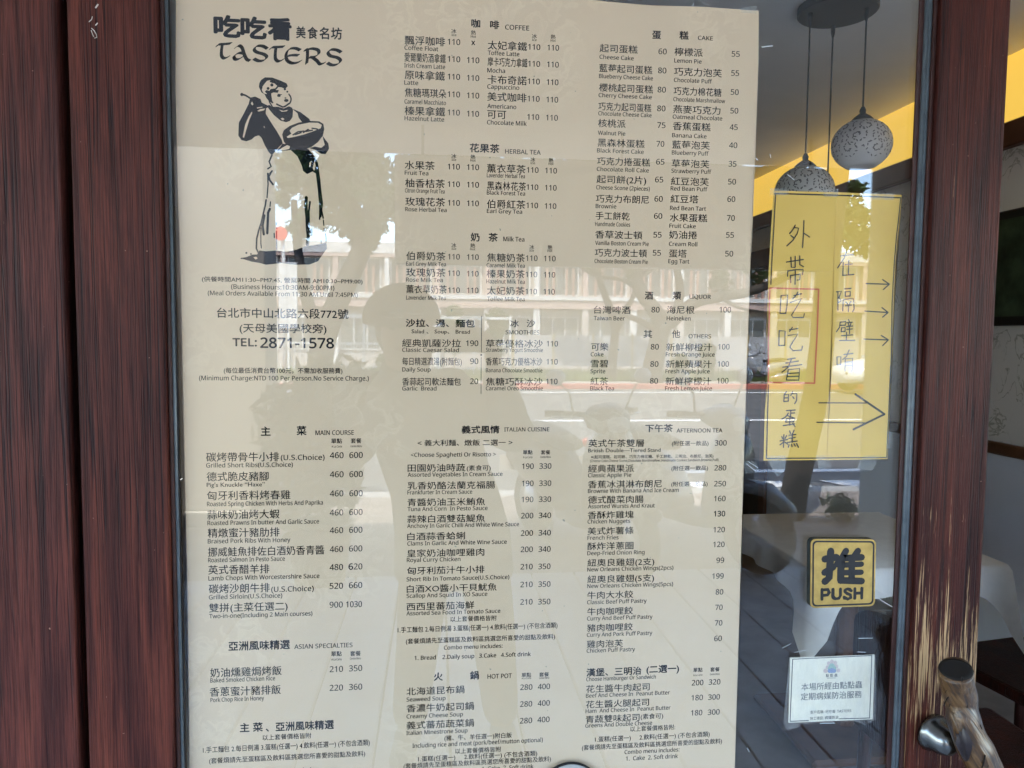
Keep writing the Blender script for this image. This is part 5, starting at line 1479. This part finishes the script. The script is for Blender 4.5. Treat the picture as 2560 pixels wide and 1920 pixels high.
for k in range(20):
    x = -15+k*bay
    obj('post', bx(x-1.19, x-0.97, YB2+0.001, YB2+0.30, 3.301, 4.979), PINK if k % 3 else WHT, bd)
    for z in (0.75, 3.34):
        wo = bpy.data.objects.new('window', wfm); COL.objects.link(wo); wo.parent = bd; wo.matrix_parent_inverse = Matrix.Translation(-Vector(bd.location)); wo.location = (x, YB2+0.02, z)
        p_ = bpy.data.objects.new('pane', wpm); COL.objects.link(p_); p_.parent = wo
    for q in (-0.62, -0.3, 0.3, 0.62): obj('mullion', bx(x+q-0.05, x+q+0.05, YB2+0.31, YB2+0.38, 3.301, 4.6), RB, bd)
    obj('column', bx(x-1.25, x-0.95, YB2+0.1, YB2+0.45, -0.2, 2.719), WHT if k % 2 else PALE, bd)
# panel fence and white railing along the far pavement
YFE = -26.1
fe = thing('panel_fence', 'low grey panel fence along the far pavement', 'fence', (8, YFE, 0)); GP = simple('grey_panel', (0.40, 0.40, 0.41), 0.6, noise=0.06, scale=2); OC = simple('ochre_post', (0.38, 0.30, 0.16), 0.6)
for k in range(9):
    x = 2.8+k*1.5; obj('panel', bx(x+0.04, x+1.46, YFE-0.03, YFE+0.03, 0.35, 1.5), GP, fe); obj('fence_post', bx(x-0.035, x+0.035, YFE-0.04, YFE+0.04, 0, 1.56), OC, fe)
ra = thing('white_railing', 'white railing with thin bars along the far pavement', 'railing', (-2, YFE, 0))
obj('top_rail', bx(-8, 2.7, YFE-0.04, YFE+0.04, 2.05, 2.15), WHT, ra); obj('mid_rail', bx(-8, 2.7, YFE-0.03, YFE+0.03, 1.1, 1.18), WHT, ra); obj('bottom_rail', bx(-8, 2.7, YFE-0.03, YFE+0.03, 0.2, 0.28), WHT, ra)
for k in range(9): obj('rail_post', bx(-8+k*1.33, -7.92+k*1.33, YFE-0.05, YFE+0.05, 0, 2.2), WHT, ra)
bm = bmesh.new()
for k in range(107): box(bm, -7.9+k*0.1, -7.885+k*0.1, YFE-0.01, YFE+0.01, 0.281, 1.099)
obj('bar', bm, WHT, ra)
# street sign: pole, red disc, white board
sx = M(706, 600, 22.3); sg = thing('street_sign', 'white board and round red sign on a pole mirrored beside the pillar', 'street sign', (sx.x, sx.y, 0))
obj('pole', tube(bmesh.new(), [(sx.x, sx.y-0.12, 0), (sx.x, sx.y-0.12, 4.8)], 0.05, 10), WHT, sg, smooth=True)
q = M(701, 584, 22.3); obj('red_disc', lathe(bmesh.new(), [(0.20, -0.03), (0.20, 0.03)], (q.x, q.y, q.z), 24, 'Y'), simple('signal_red', (0.75, 0.04, 0.03), 0.4), sg)
a_, b_ = M(696, 655, 22.3), M(744, 822, 22.3); obj('board', bx(a_.x, b_.x, sx.y-0.04, sx.y+0.02, b_.z, a_.z, 0.01), WHT, sg); obj('board_seam', bx((a_.x+b_.x)/2-0.05, (a_.x+b_.x)/2-0.02, sx.y+0.021, sx.y+0.026, b_.z, a_.z), GP, sg)
# slim pole on the near pavement
q = M(2196, 1297, 5.95); po = thing('slim_pole', 'slim grey pole on the near pavement mirrored beside the stile', 'pole', (q.x, q.y, 0)); obj('shaft', tube(bmesh.new(), [(q.x, q.y, 0), (q.x, q.y, 2.5)], 0.030, 12), GP, po, smooth=True); obj('foot', lathe(bmesh.new(), [(0.09, 0), (0.09, 0.02), (0.04, 0.04)], (q.x, q.y, 0), 16), GP, po)

# dark leafy shrub in a tub by the pillar
q = M(800, 1455, 4.5); tub = thing('potted_shrub', 'dark leafy shrub in a round tub mirrored beside the pillar', 'plant', (q.x, q.y, 0))
obj('tub', lathe(bmesh.new(), [(0.15, 0.001), (0.20, 0.34), (0.215, 0.36), (0.19, 0.36), (0.18, 0.30)], (q.x, q.y, 0), 28), simple('tub_glaze', (0.05, 0.035, 0.03), 0.35, noise=0.2), tub, smooth=True)
obj('stem', tube(bmesh.new(), [(q.x, q.y, 0.3), (q.x+0.02, q.y, 0.9)], 0.02, 7), BARK, tub)
leaves('foliage', [(Vector((q.x, q.y, 0.95)), 0.38), (Vector((q.x-0.08, q.y, 0.60)), 0.34), (Vector((q.x+0.12, q.y+0.03, 1.12)), 0.26)], 2600, 0.05, LEAF[0], tub, 77)

# ------------------------------------------------------------------ scooters
TYR = simple('tyre', (0.015, 0.015, 0.016), 0.8); RIM = simple('alloy', (0.5, 0.5, 0.52), 0.3, 0.9); BLK = simple('black_plastic', (0.018, 0.018, 0.020), 0.4); SEATM = simple('seat_vinyl', (0.012, 0.012, 0.013), 0.5); LAMP = simple('lamp_lens', (0.7, 0.72, 0.75), 0.08, spec=0.8); REDL = simple('tail_lens', (0.45, 0.02, 0.02), 0.2); MIR = simple('mirror_glass', (0.85, 0.88, 0.9), 0.03, 1.0)
def hull(bm, secs, n=16):
    """loft of rounded sections (y, z_mid, half width, half height)"""
    rings = []
    for y, z, hw, hh in secs:
        ring = []
        for k in range(n):
            a = 2*math.pi*k/n; c, s = math.cos(a), math.sin(a); p = 0.7
            ring.append(bm.verts.new((hw*math.copysign(abs(c)**p, c), y, z+hh*math.copysign(abs(s)**p, s))))
        rings.append(ring)
    for a, b in zip(rings, rings[1:]):
        for k in range(n): bm.faces.new((a[k], a[(k+1) % n], b[(k+1) % n], b[k]))
    bm.faces.new(rings[0]); bm.faces.new(rings[-1][::-1]); return bm
def scooter(label, paint):
    t = thing('parked_scooter', label, 'scooter', (0, 0, 0), 'parked scooters')
    for y in (0.62, -0.60):
        wh_ = obj('wheel', lathe(bmesh.new(), [(0.13, -0.04), (0.215, -0.052), (0.25, -0.03), (0.258, 0), (0.25, 0.03), (0.215, 0.052), (0.13, 0.04)], (0, y, 0.258), 28, 'X'), TYR, t, smooth=True)
        obj('rim', lathe(bmesh.new(), [(0.03, -0.058), (0.14, -0.045), (0.14, 0.045), (0.03, 0.058)], (0, y, 0.258), 20, 'X'), RIM, wh_, smooth=True)
    obj('rear_body', hull(bmesh.new(), [(-0.92, 0.66, 0.05, 0.05), (-0.82, 0.62, 0.13, 0.12), (-0.55, 0.58, 0.17, 0.17), (-0.25, 0.52, 0.18, 0.19), (-0.05, 0.40, 0.15, 0.16), (0.02, 0.33, 0.12, 0.08)]), paint, t, smooth=True)
    obj('seat', hull(bmesh.new(), [(-0.86, 0.80, 0.10, 0.03), (-0.6, 0.80, 0.14, 0.055), (-0.3, 0.77, 0.14, 0.055), (-0.08, 0.74, 0.10, 0.04)]), SEATM, t, smooth=True)
    obj('floorboard', hull(bmesh.new(), [(-0.05, 0.28, 0.14, 0.05), (0.2, 0.27, 0.16, 0.04), (0.36, 0.30, 0.15, 0.06)]), BLK, t, smooth=True)
    obj('leg_shield', hull(bmesh.new(), [(0.30, 0.42, 0.17, 0.16), (0.36, 0.62, 0.20, 0.26), (0.44, 0.68, 0.17, 0.24), (0.52, 0.66, 0.09, 0.16)]), paint, t, smooth=True)
    obj('front_fender', hull(bmesh.new(), [(0.36, 0.50, 0.04, 0.05), (0.5, 0.55, 0.075, 0.05), (0.68, 0.545, 0.075, 0.04), (0.86, 0.44, 0.04, 0.03)]), paint, t, smooth=True)
    obj('fork', tube(bmesh.new(), [(0.07, 0.60, 0.26), (0.07, 0.45, 0.62)], 0.02, 8), BLK, t, smooth=True); obj('fork', tube(bmesh.new(), [(-0.07, 0.60, 0.26), (-0.07, 0.45, 0.62)], 0.02, 8), BLK, t, smooth=True)
    obj('headlight_housing', hull(bmesh.new(), [(0.22, 0.97, 0.10, 0.05), (0.32, 0.98, 0.15, 0.085), (0.42, 0.95, 0.13, 0.09), (0.47, 0.93, 0.08, 0.06)]), paint, t, smooth=True)
    obj('headlight', hull(bmesh.new(), [(0.43, 0.95, 0.10, 0.06), (0.485, 0.94, 0.075, 0.045)]), LAMP, t, smooth=True)
    hb = obj('handlebar', tube(bmesh.new(), [(-0.35, 0.17, 1.0), (-0.2, 0.25, 1.0), (0, 0.27, 0.98), (0.2, 0.25, 1.0), (0.35, 0.17, 1.0)], 0.017, 10), BLK, t, smooth=True)
    for s in (-1, 1):
        obj('grip', tube(bmesh.new(), [(s*0.24, 0.23, 1.0), (s*0.36, 0.165, 1.0)], 0.023, 10), BLK, hb, smooth=True)
        obj('brake_lever', tube(bmesh.new(), [(s*0.20, 0.30, 0.985), (s*0.35, 0.235, 0.985)], 0.007, 6), RIM, hb, smooth=True)
        mi = obj('mirror', tube(bmesh.new(), [(s*0.20, 0.26, 1.0), (s*0.25, 0.28, 1.14), (s*0.31, 0.26, 1.20)], 0.007, 8), BLK, t, smooth=True)
        obj('mirror_head', sphere(bmesh.new(), (s*0.34, 0.265, 1.235), 0.062, 3, (1.15, 0.32, 0.85)), LAMP, mi, smooth=True)
    obj('tail_light', hull(bmesh.new(), [(-0.955, 0.66, 0.06, 0.03), (-0.89, 0.66, 0.10, 0.045)]), REDL, t, smooth=True)
    obj('exhaust', tube(bmesh.new(), [(0.16, -0.2, 0.24), (0.19, -0.5, 0.28), (0.19, -0.85, 0.36)], [0.025, 0.05, 0.045], 12), RIM, t, smooth=True)
    obj('number_plate', bx(-0.11, 0.11, -0.965, -0.955, 0.42, 0.55), WHT, t)
    obj('stand', tube(bmesh.new(), [(-0.1, -0.15, 0.2), (-0.17, -0.1, 0.01)], 0.012, 6), BLK, t); return t
s1 = scooter('dark grey parked scooter mirrored beside the photographer', simple('grey_paint', (0.012, 0.012, 0.015), 0.3))
q = M(1440, 1380, 4.95); s1.location = (q.x, q.y, 0); s1.rotation_euler.z = R_(-22)
s2 = scooter('silver parked scooter mirrored under the afternoon tea heading', simple('silver_paint', (0.30, 0.30, 0.305), 0.22, 0.3))
q = M(1700, 1392, 4.95); s2.location = (q.x, q.y, 0); s2.rotation_euler.z = R_(-32)
s3 = copy_tree(s2); s3['label'] = 'small far scooter parked at the far kerb mirrored left of the yellow paper'; q = M(1905, 950, 22.4); s3.location = (q.x, q.y, 0.0); s3.rotation_euler.z = R_(80)
# white car at the far kerb
def car(label, x, y, rot):
    t = thing('white_car', label, 'car', (0, 0, 0)); CW = simple('white_car_paint', (0.78, 0.79, 0.80), 0.2); GL = simple('car_glass', (0.03, 0.035, 0.04), 0.05, spec=0.8)
    bm = bmesh.new(); secs = [(-2.15, 0.55, 0.62, 0.20), (-2.0, 0.62, 0.78, 0.34), (-1.2, 0.66, 0.86, 0.42), (0.8, 0.66, 0.86, 0.42), (1.6, 0.60, 0.82, 0.33), (2.1, 0.52, 0.66, 0.22)]; hull(bm, secs, 20)
    obj('body', bm, CW, t, smooth=True)
    obj('cabin', hull(bmesh.new(), [(-1.75, 1.08, 0.66, 0.10), (-1.35, 1.22, 0.70, 0.24), (-0.3, 1.26, 0.70, 0.26), (0.35, 1.20, 0.68, 0.22), (1.0, 1.05, 0.66, 0.08)], 20), CW, t, smooth=True)
    for s in (-1, 1):
        v = [(s*0.705, -1.3, 1.08), (s*0.705, 0.55, 1.08), (s*0.69, 0.15, 1.36), (s*0.69, -1.15, 1.38)]; bm = bmesh.new(); f = bm.faces.new([bm.verts.new(p) for p in v]); r = bmesh.ops.extrude_face_region(bm, geom=[f]); bmesh.ops.translate(bm, verts=[e for e in r['geom'] if isinstance(e, bmesh.types.BMVert)], vec=(s*0.012, 0, 0)); obj('side_window', bm, GL, t)
        obj('headlight', hull(bmesh.new(), [(1.95, 0.62, 0.08, 0.06), (2.1, 0.60, 0.06, 0.04)]), LAMP, t, smooth=True).location.x = s*0.5
        for yw in (-1.3, 1.3):
            wq = obj('wheel', lathe(bmesh.new(), [(0.2, -0.1), (0.31, -0.1), (0.33, 0), (0.31, 0.1), (0.2, 0.1)], (s*0.78, yw, 0.33), 24, 'X'), TYR, t, smooth=True); obj('rim', lathe(bmesh.new(), [(0.05, -0.112), (0.2, -0.105), (0.2, 0.105), (0.05, 0.112)], (s*0.78, yw, 0.33), 16, 'X'), RIM, wq, smooth=True)
    t.location = (x, y, ZR); t.rotation_euler.z = rot
q = M(2150, 930, 20.6); car('white car parked at the far kerb mirrored in the yellow paper', q.x+1.4, q.y, R_(90))

# ------------------------------------------------------------------ the photographer
def skin(name, joints, edges, mat, parent, root, sub=2):
    ks = list(joints); me = bpy.data.meshes.new(name); me.from_pydata([joints[k][0] for k in ks], [(ks.index(a), ks.index(b)) for a, b in edges], [])
    o = bpy.data.objects.new(name, me); COL.objects.link(o); me.materials.append(mat)
    sk = o.modifiers.new('skin', 'SKIN'); sk.use_smooth_shade = True
    for i, k in enumerate(ks):
        r = joints[k][1]; d = me.skin_vertices[0].data[i]; d.radius = r if isinstance(r, tuple) else (r, r); d.use_root = (k == root)
    sb_ = o.modifiers.new('subdivision', 'SUBSURF'); sb_.levels = sub; sb_.render_levels = sub
    o.parent = parent; o.matrix_parent_inverse = world_of(parent).inverted(); return o
SK = simple('skin_tone', (0.42, 0.25, 0.17), 0.5); JK = simple('dark_jacket', (0.030, 0.030, 0.034), 0.85, noise=0.2, scale=14, bump=0.003); TR_ = simple('grey_trousers', (0.055, 0.055, 0.06), 0.85, noise=0.15, scale=14); CP = simple('dark_cap', (0.025, 0.024, 0.026), 0.85)
HC = M(1008, 822, 2.46)
pe = thing('person', 'person in dark jacket and cap photographing the menu, mirrored in the glass', 'person', (0.02, HC.y-0.12, 0))
Sh = lambda x, y, D: tuple(M(x, y, D))
neck = Sh(1010, 925, 2.52); chest = (neck[0]+0.03, neck[1]-0.04, neck[2]-0.22); pel = (0.06, neck[1]-0.07, 0.84)
rs_, ls_ = Sh(1128, 985, 2.56), Sh(905, 990, 2.56); re_, le_ = Sh(1285, 1085, 2.52), Sh(880, 1120, 2.48); rh, lh = Sh(1232, 905, 2.36), Sh(1055, 925, 2.36)
# bare body: head, neck and hands as one surface with the limbs under the clothes
J = {'pel': (pel, (0.10, 0.08)), 'chest': (chest, (0.14, 0.10)), 'neck': (neck, 0.055), 'chin': ((HC.x, HC.y+0.015, HC.z-0.06), (0.070, 0.080)), 'brow': ((HC.x, HC.y-0.005, HC.z+0.03), (0.078, 0.092)), 'crown': ((HC.x, HC.y-0.01, HC.z+0.085), (0.055, 0.07)),
     'rs': (rs_, 0.055), 're': (re_, 0.040), 'rw': (rh, 0.028), 'ls': (ls_, 0.055), 'le': (le_, 0.040), 'lw': (lh, 0.028),
     'rhip': ((pel[0]+0.09, pel[1], pel[2]-0.06), 0.075), 'rk': ((0.20, pel[1]+0.03, 0.46), 0.055), 'ra': ((0.24, pel[1]-0.02, 0.07), 0.038), 'rt': ((0.26, pel[1]+0.13, 0.03), 0.032),
     'lhip': ((pel[0]-0.09, pel[1], pel[2]-0.06), 0.075), 'lk': ((-0.06, pel[1]+0.03, 0.46), 0.055), 'la': ((-0.10, pel[1]-0.02, 0.07), 0.038), 'lt': ((-0.12, pel[1]+0.13, 0.03), 0.032)}
E_ = [('pel', 'chest'), ('chest', 'neck'), ('neck', 'chin'), ('chin', 'brow'), ('brow', 'crown'), ('chest', 'rs'), ('rs', 're'), ('re', 'rw'), ('chest', 'ls'), ('ls', 'le'), ('le', 'lw'), ('pel', 'rhip'), ('rhip', 'rk'), ('rk', 'ra'), ('ra', 'rt'), ('pel', 'lhip'), ('lhip', 'lk'), ('lk', 'la'), ('la', 'lt')]
for s, wr, px0 in ((1, rh, 1212), (-1, lh, 1078)):     # palms behind the phone, fingers bent round its edge
    pa_ = M(px0+s*14, 862, 2.345); J['p%d' % s] = (tuple(pa_), (0.030, 0.016)); E_.append((('rw' if s > 0 else 'lw'), 'p%d' % s))
    for k in range(4):
        b_ = M(px0+s*(10-k*2), 838+k*13, 2.335); m_ = M(px0-s*(14+3*(k % 2)), 832+k*14, 2.338); e_ = M(px0-s*(30+4*(k % 3)), 833+k*14, 2.325)
        J['f%d%da' % (s, k)] = (tuple(b_), 0.0095); J['f%d%db' % (s, k)] = (tuple(m_), 0.0088); J['f%d%dc' % (s, k)] = (tuple(e_), 0.0078); E_ += [('p%d' % s, 'f%d%da' % (s, k)), ('f%d%da' % (s, k), 'f%d%db' % (s, k)), ('f%d%db' % (s, k), 'f%d%dc' % (s, k))]
    t0_ = M(px0+s*8, 880, 2.36); t1_ = M(px0-s*12, 872, 2.375); J['t%da' % s] = (tuple(t0_), 0.0115); J['t%db' % s] = (tuple(t1_), 0.010); E_ += [('p%d' % s, 't%da' % s), ('t%da' % s, 't%db' % s)]
body = skin('body', J, E_, SK, pe, 'pel')
for s in (-1, 1): obj('ear', sphere(bmesh.new(), (HC.x+s*0.080, HC.y-0.01, HC.z+0.0), 0.022, 2, (0.4, 0.7, 1.2)), SK, pe, smooth=True); obj('eye', sphere(bmesh.new(), (HC.x+s*0.032, HC.y+0.080, HC.z+0.005), 0.011, 2), simple('eye', (0.03, 0.025, 0.02), 0.2), pe, smooth=True)
obj('nose', sphere(bmesh.new(), (HC.x, HC.y+0.095, HC.z-0.025), 0.016, 2, (0.8, 1, 1.5)), SK, pe, smooth=True); obj('mouth', sphere(bmesh.new(), (HC.x, HC.y+0.083, HC.z-0.066), 0.02, 2, (1.2, 0.35, 0.35)), simple('lips', (0.32, 0.11, 0.09), 0.5), pe, smooth=True)
obj('hair', sphere(bmesh.new(), (HC.x, HC.y-0.035, HC.z+0.005), 0.098, 3, (0.98, 0.98, 1.15)), simple('black_hair', (0.012, 0.010, 0.010), 0.6), pe, smooth=True)
bm = sphere(bmesh.new(), (HC.x-0.006, HC.y-0.012, HC.z+0.028), 0.130, 3, (1.0, 1.02, 0.95)); bmesh.ops.bisect_plane(bm, geom=bm.verts[:]+bm.edges[:]+bm.faces[:], plane_co=(HC.x, HC.y, HC.z+0.02), plane_no=(0, -0.15, -1), clear_outer=True); cap_ = obj('cap', bm, CP, pe, smooth=True)
obj('cap_brim', sphere(bmesh.new(), (HC.x-0.01, HC.y+0.085, HC.z+0.045), 0.085, 3, (0.95, 0.9, 0.12)), CP, cap_, smooth=True)
def jacket():
    bm = bmesh.new(); n = 28; rings = []
    mx_ = lambda z: pel[0]+(neck[0]-pel[0])*max(0, min(1, (z-pel[2])/(neck[2]-pel[2]))); my_ = lambda z: pel[1]+(neck[1]-pel[1])*max(0, min(1, (z-pel[2])/(neck[2]-pel[2])))
    top = neck[2]
    for z, hw, hd in ((0.64, 0.205, 0.145), (0.66, 0.212, 0.15), (0.80, 0.205, 0.148), (0.95, 0.188, 0.138), (1.08, 0.190, 0.140), (top-0.19, 0.198, 0.138), (top-0.11, 0.188, 0.122), (top-0.05, 0.135, 0.098), (top-0.01, 0.085, 0.08), (top+0.025, 0.074, 0.074)):
        rings.append([bm.verts.new((mx_(z)+hw*math.copysign(abs(math.cos(q))**0.8, math.cos(q))*(1+0.02*math.sin(q*5+z*21)), my_(z)+hd*math.sin(q), z+0.008*math.sin(3*q+z*9))) for q in [2*math.pi*k/n for k in range(n)]])
    for r1, r2 in zip(rings, rings[1:]):
        for k in range(n): bm.faces.new((r1[k], r1[(k+1) % n], r2[(k+1) % n], r2[k]))
    for sh, el, wr in ((rs_, re_, rh), (ls_, le_, lh)):
        sh, el, wr = Vector(sh), Vector(el), Vector(wr); inn = sh*0.75+Vector((neck[0], neck[1], sh.z))*0.25
        pth = smooth_path([tuple(inn), tuple(sh), tuple(sh*0.45+el*0.55), tuple(el), tuple(el*0.5+wr*0.5), tuple(wr*0.85+el*0.15)], 5); rad = smooth_path([(r, 0, 0) for r in (0.085, 0.088, 0.075, 0.068, 0.058, 0.046)], 5)
        tube(bm, pth, [r[0]*(1+0.05*math.sin(i*1.7)) for i, r in enumerate(rad)], 18)
    return obj('jacket', bm, JK, pe, smooth=True)
jacket()
JT = {k: (J[k][0], r) for k, r in (('pel', (0.165, 0.125)), ('rhip', 0.115), ('rk', 0.085), ('ra', 0.068), ('lhip', 0.115), ('lk', 0.085), ('la', 0.068))}
JT['waist'] = ((pel[0], pel[1], pel[2]+0.12), (0.155, 0.115))
skin('trousers', JT, [('waist', 'pel'), ('pel', 'rhip'), ('rhip', 'rk'), ('rk', 'ra'), ('pel', 'lhip'), ('lhip', 'lk'), ('lk', 'la')], TR_, pe, 'pel')
for k in ('r', 'l'): a_, b_ = Vector(J[k+'a'][0]), Vector(J[k+'t'][0]); obj('shoe', tube(bmesh.new(), [(a_.x, a_.y-0.07, 0.045), (a_.x, a_.y, 0.055), (b_.x, b_.y, 0.035), (b_.x, b_.y+0.06, 0.03)], [0.03, 0.048, 0.042, 0.022], 12), BLK, pe, smooth=True)
# phone held sideways; the lens sits at its left end
ph = thing('phone', 'dark phone held sideways in both hands in front of the face', 'phone', (0.06, -1.168, 1.49))
obj('case', bx(-0.022, 0.140, -1.178, -1.169, 1.445, 1.523, 0.003, 2), BLK, ph); obj('screen', bx(-0.016, 0.134, -1.1805, -1.1785, 1.451, 1.517), simple('phone_screen', (0.02, 0.022, 0.026), 0.1), ph)
for dx, dz in ((0, 0), (0.0, -0.024), (0.022, -0.012)): obj('lens', lathe(bmesh.new(), [(0.008, 0), (0.008, 0.004)], (dx-0.004, -1.168, 1.503+dz), 20, 'Y'), simple('lens_glass', (0.01, 0.01, 0.014), 0.05), ph)
bpy.data.objects.remove(_to); bpy.data.curves.remove(_tc)
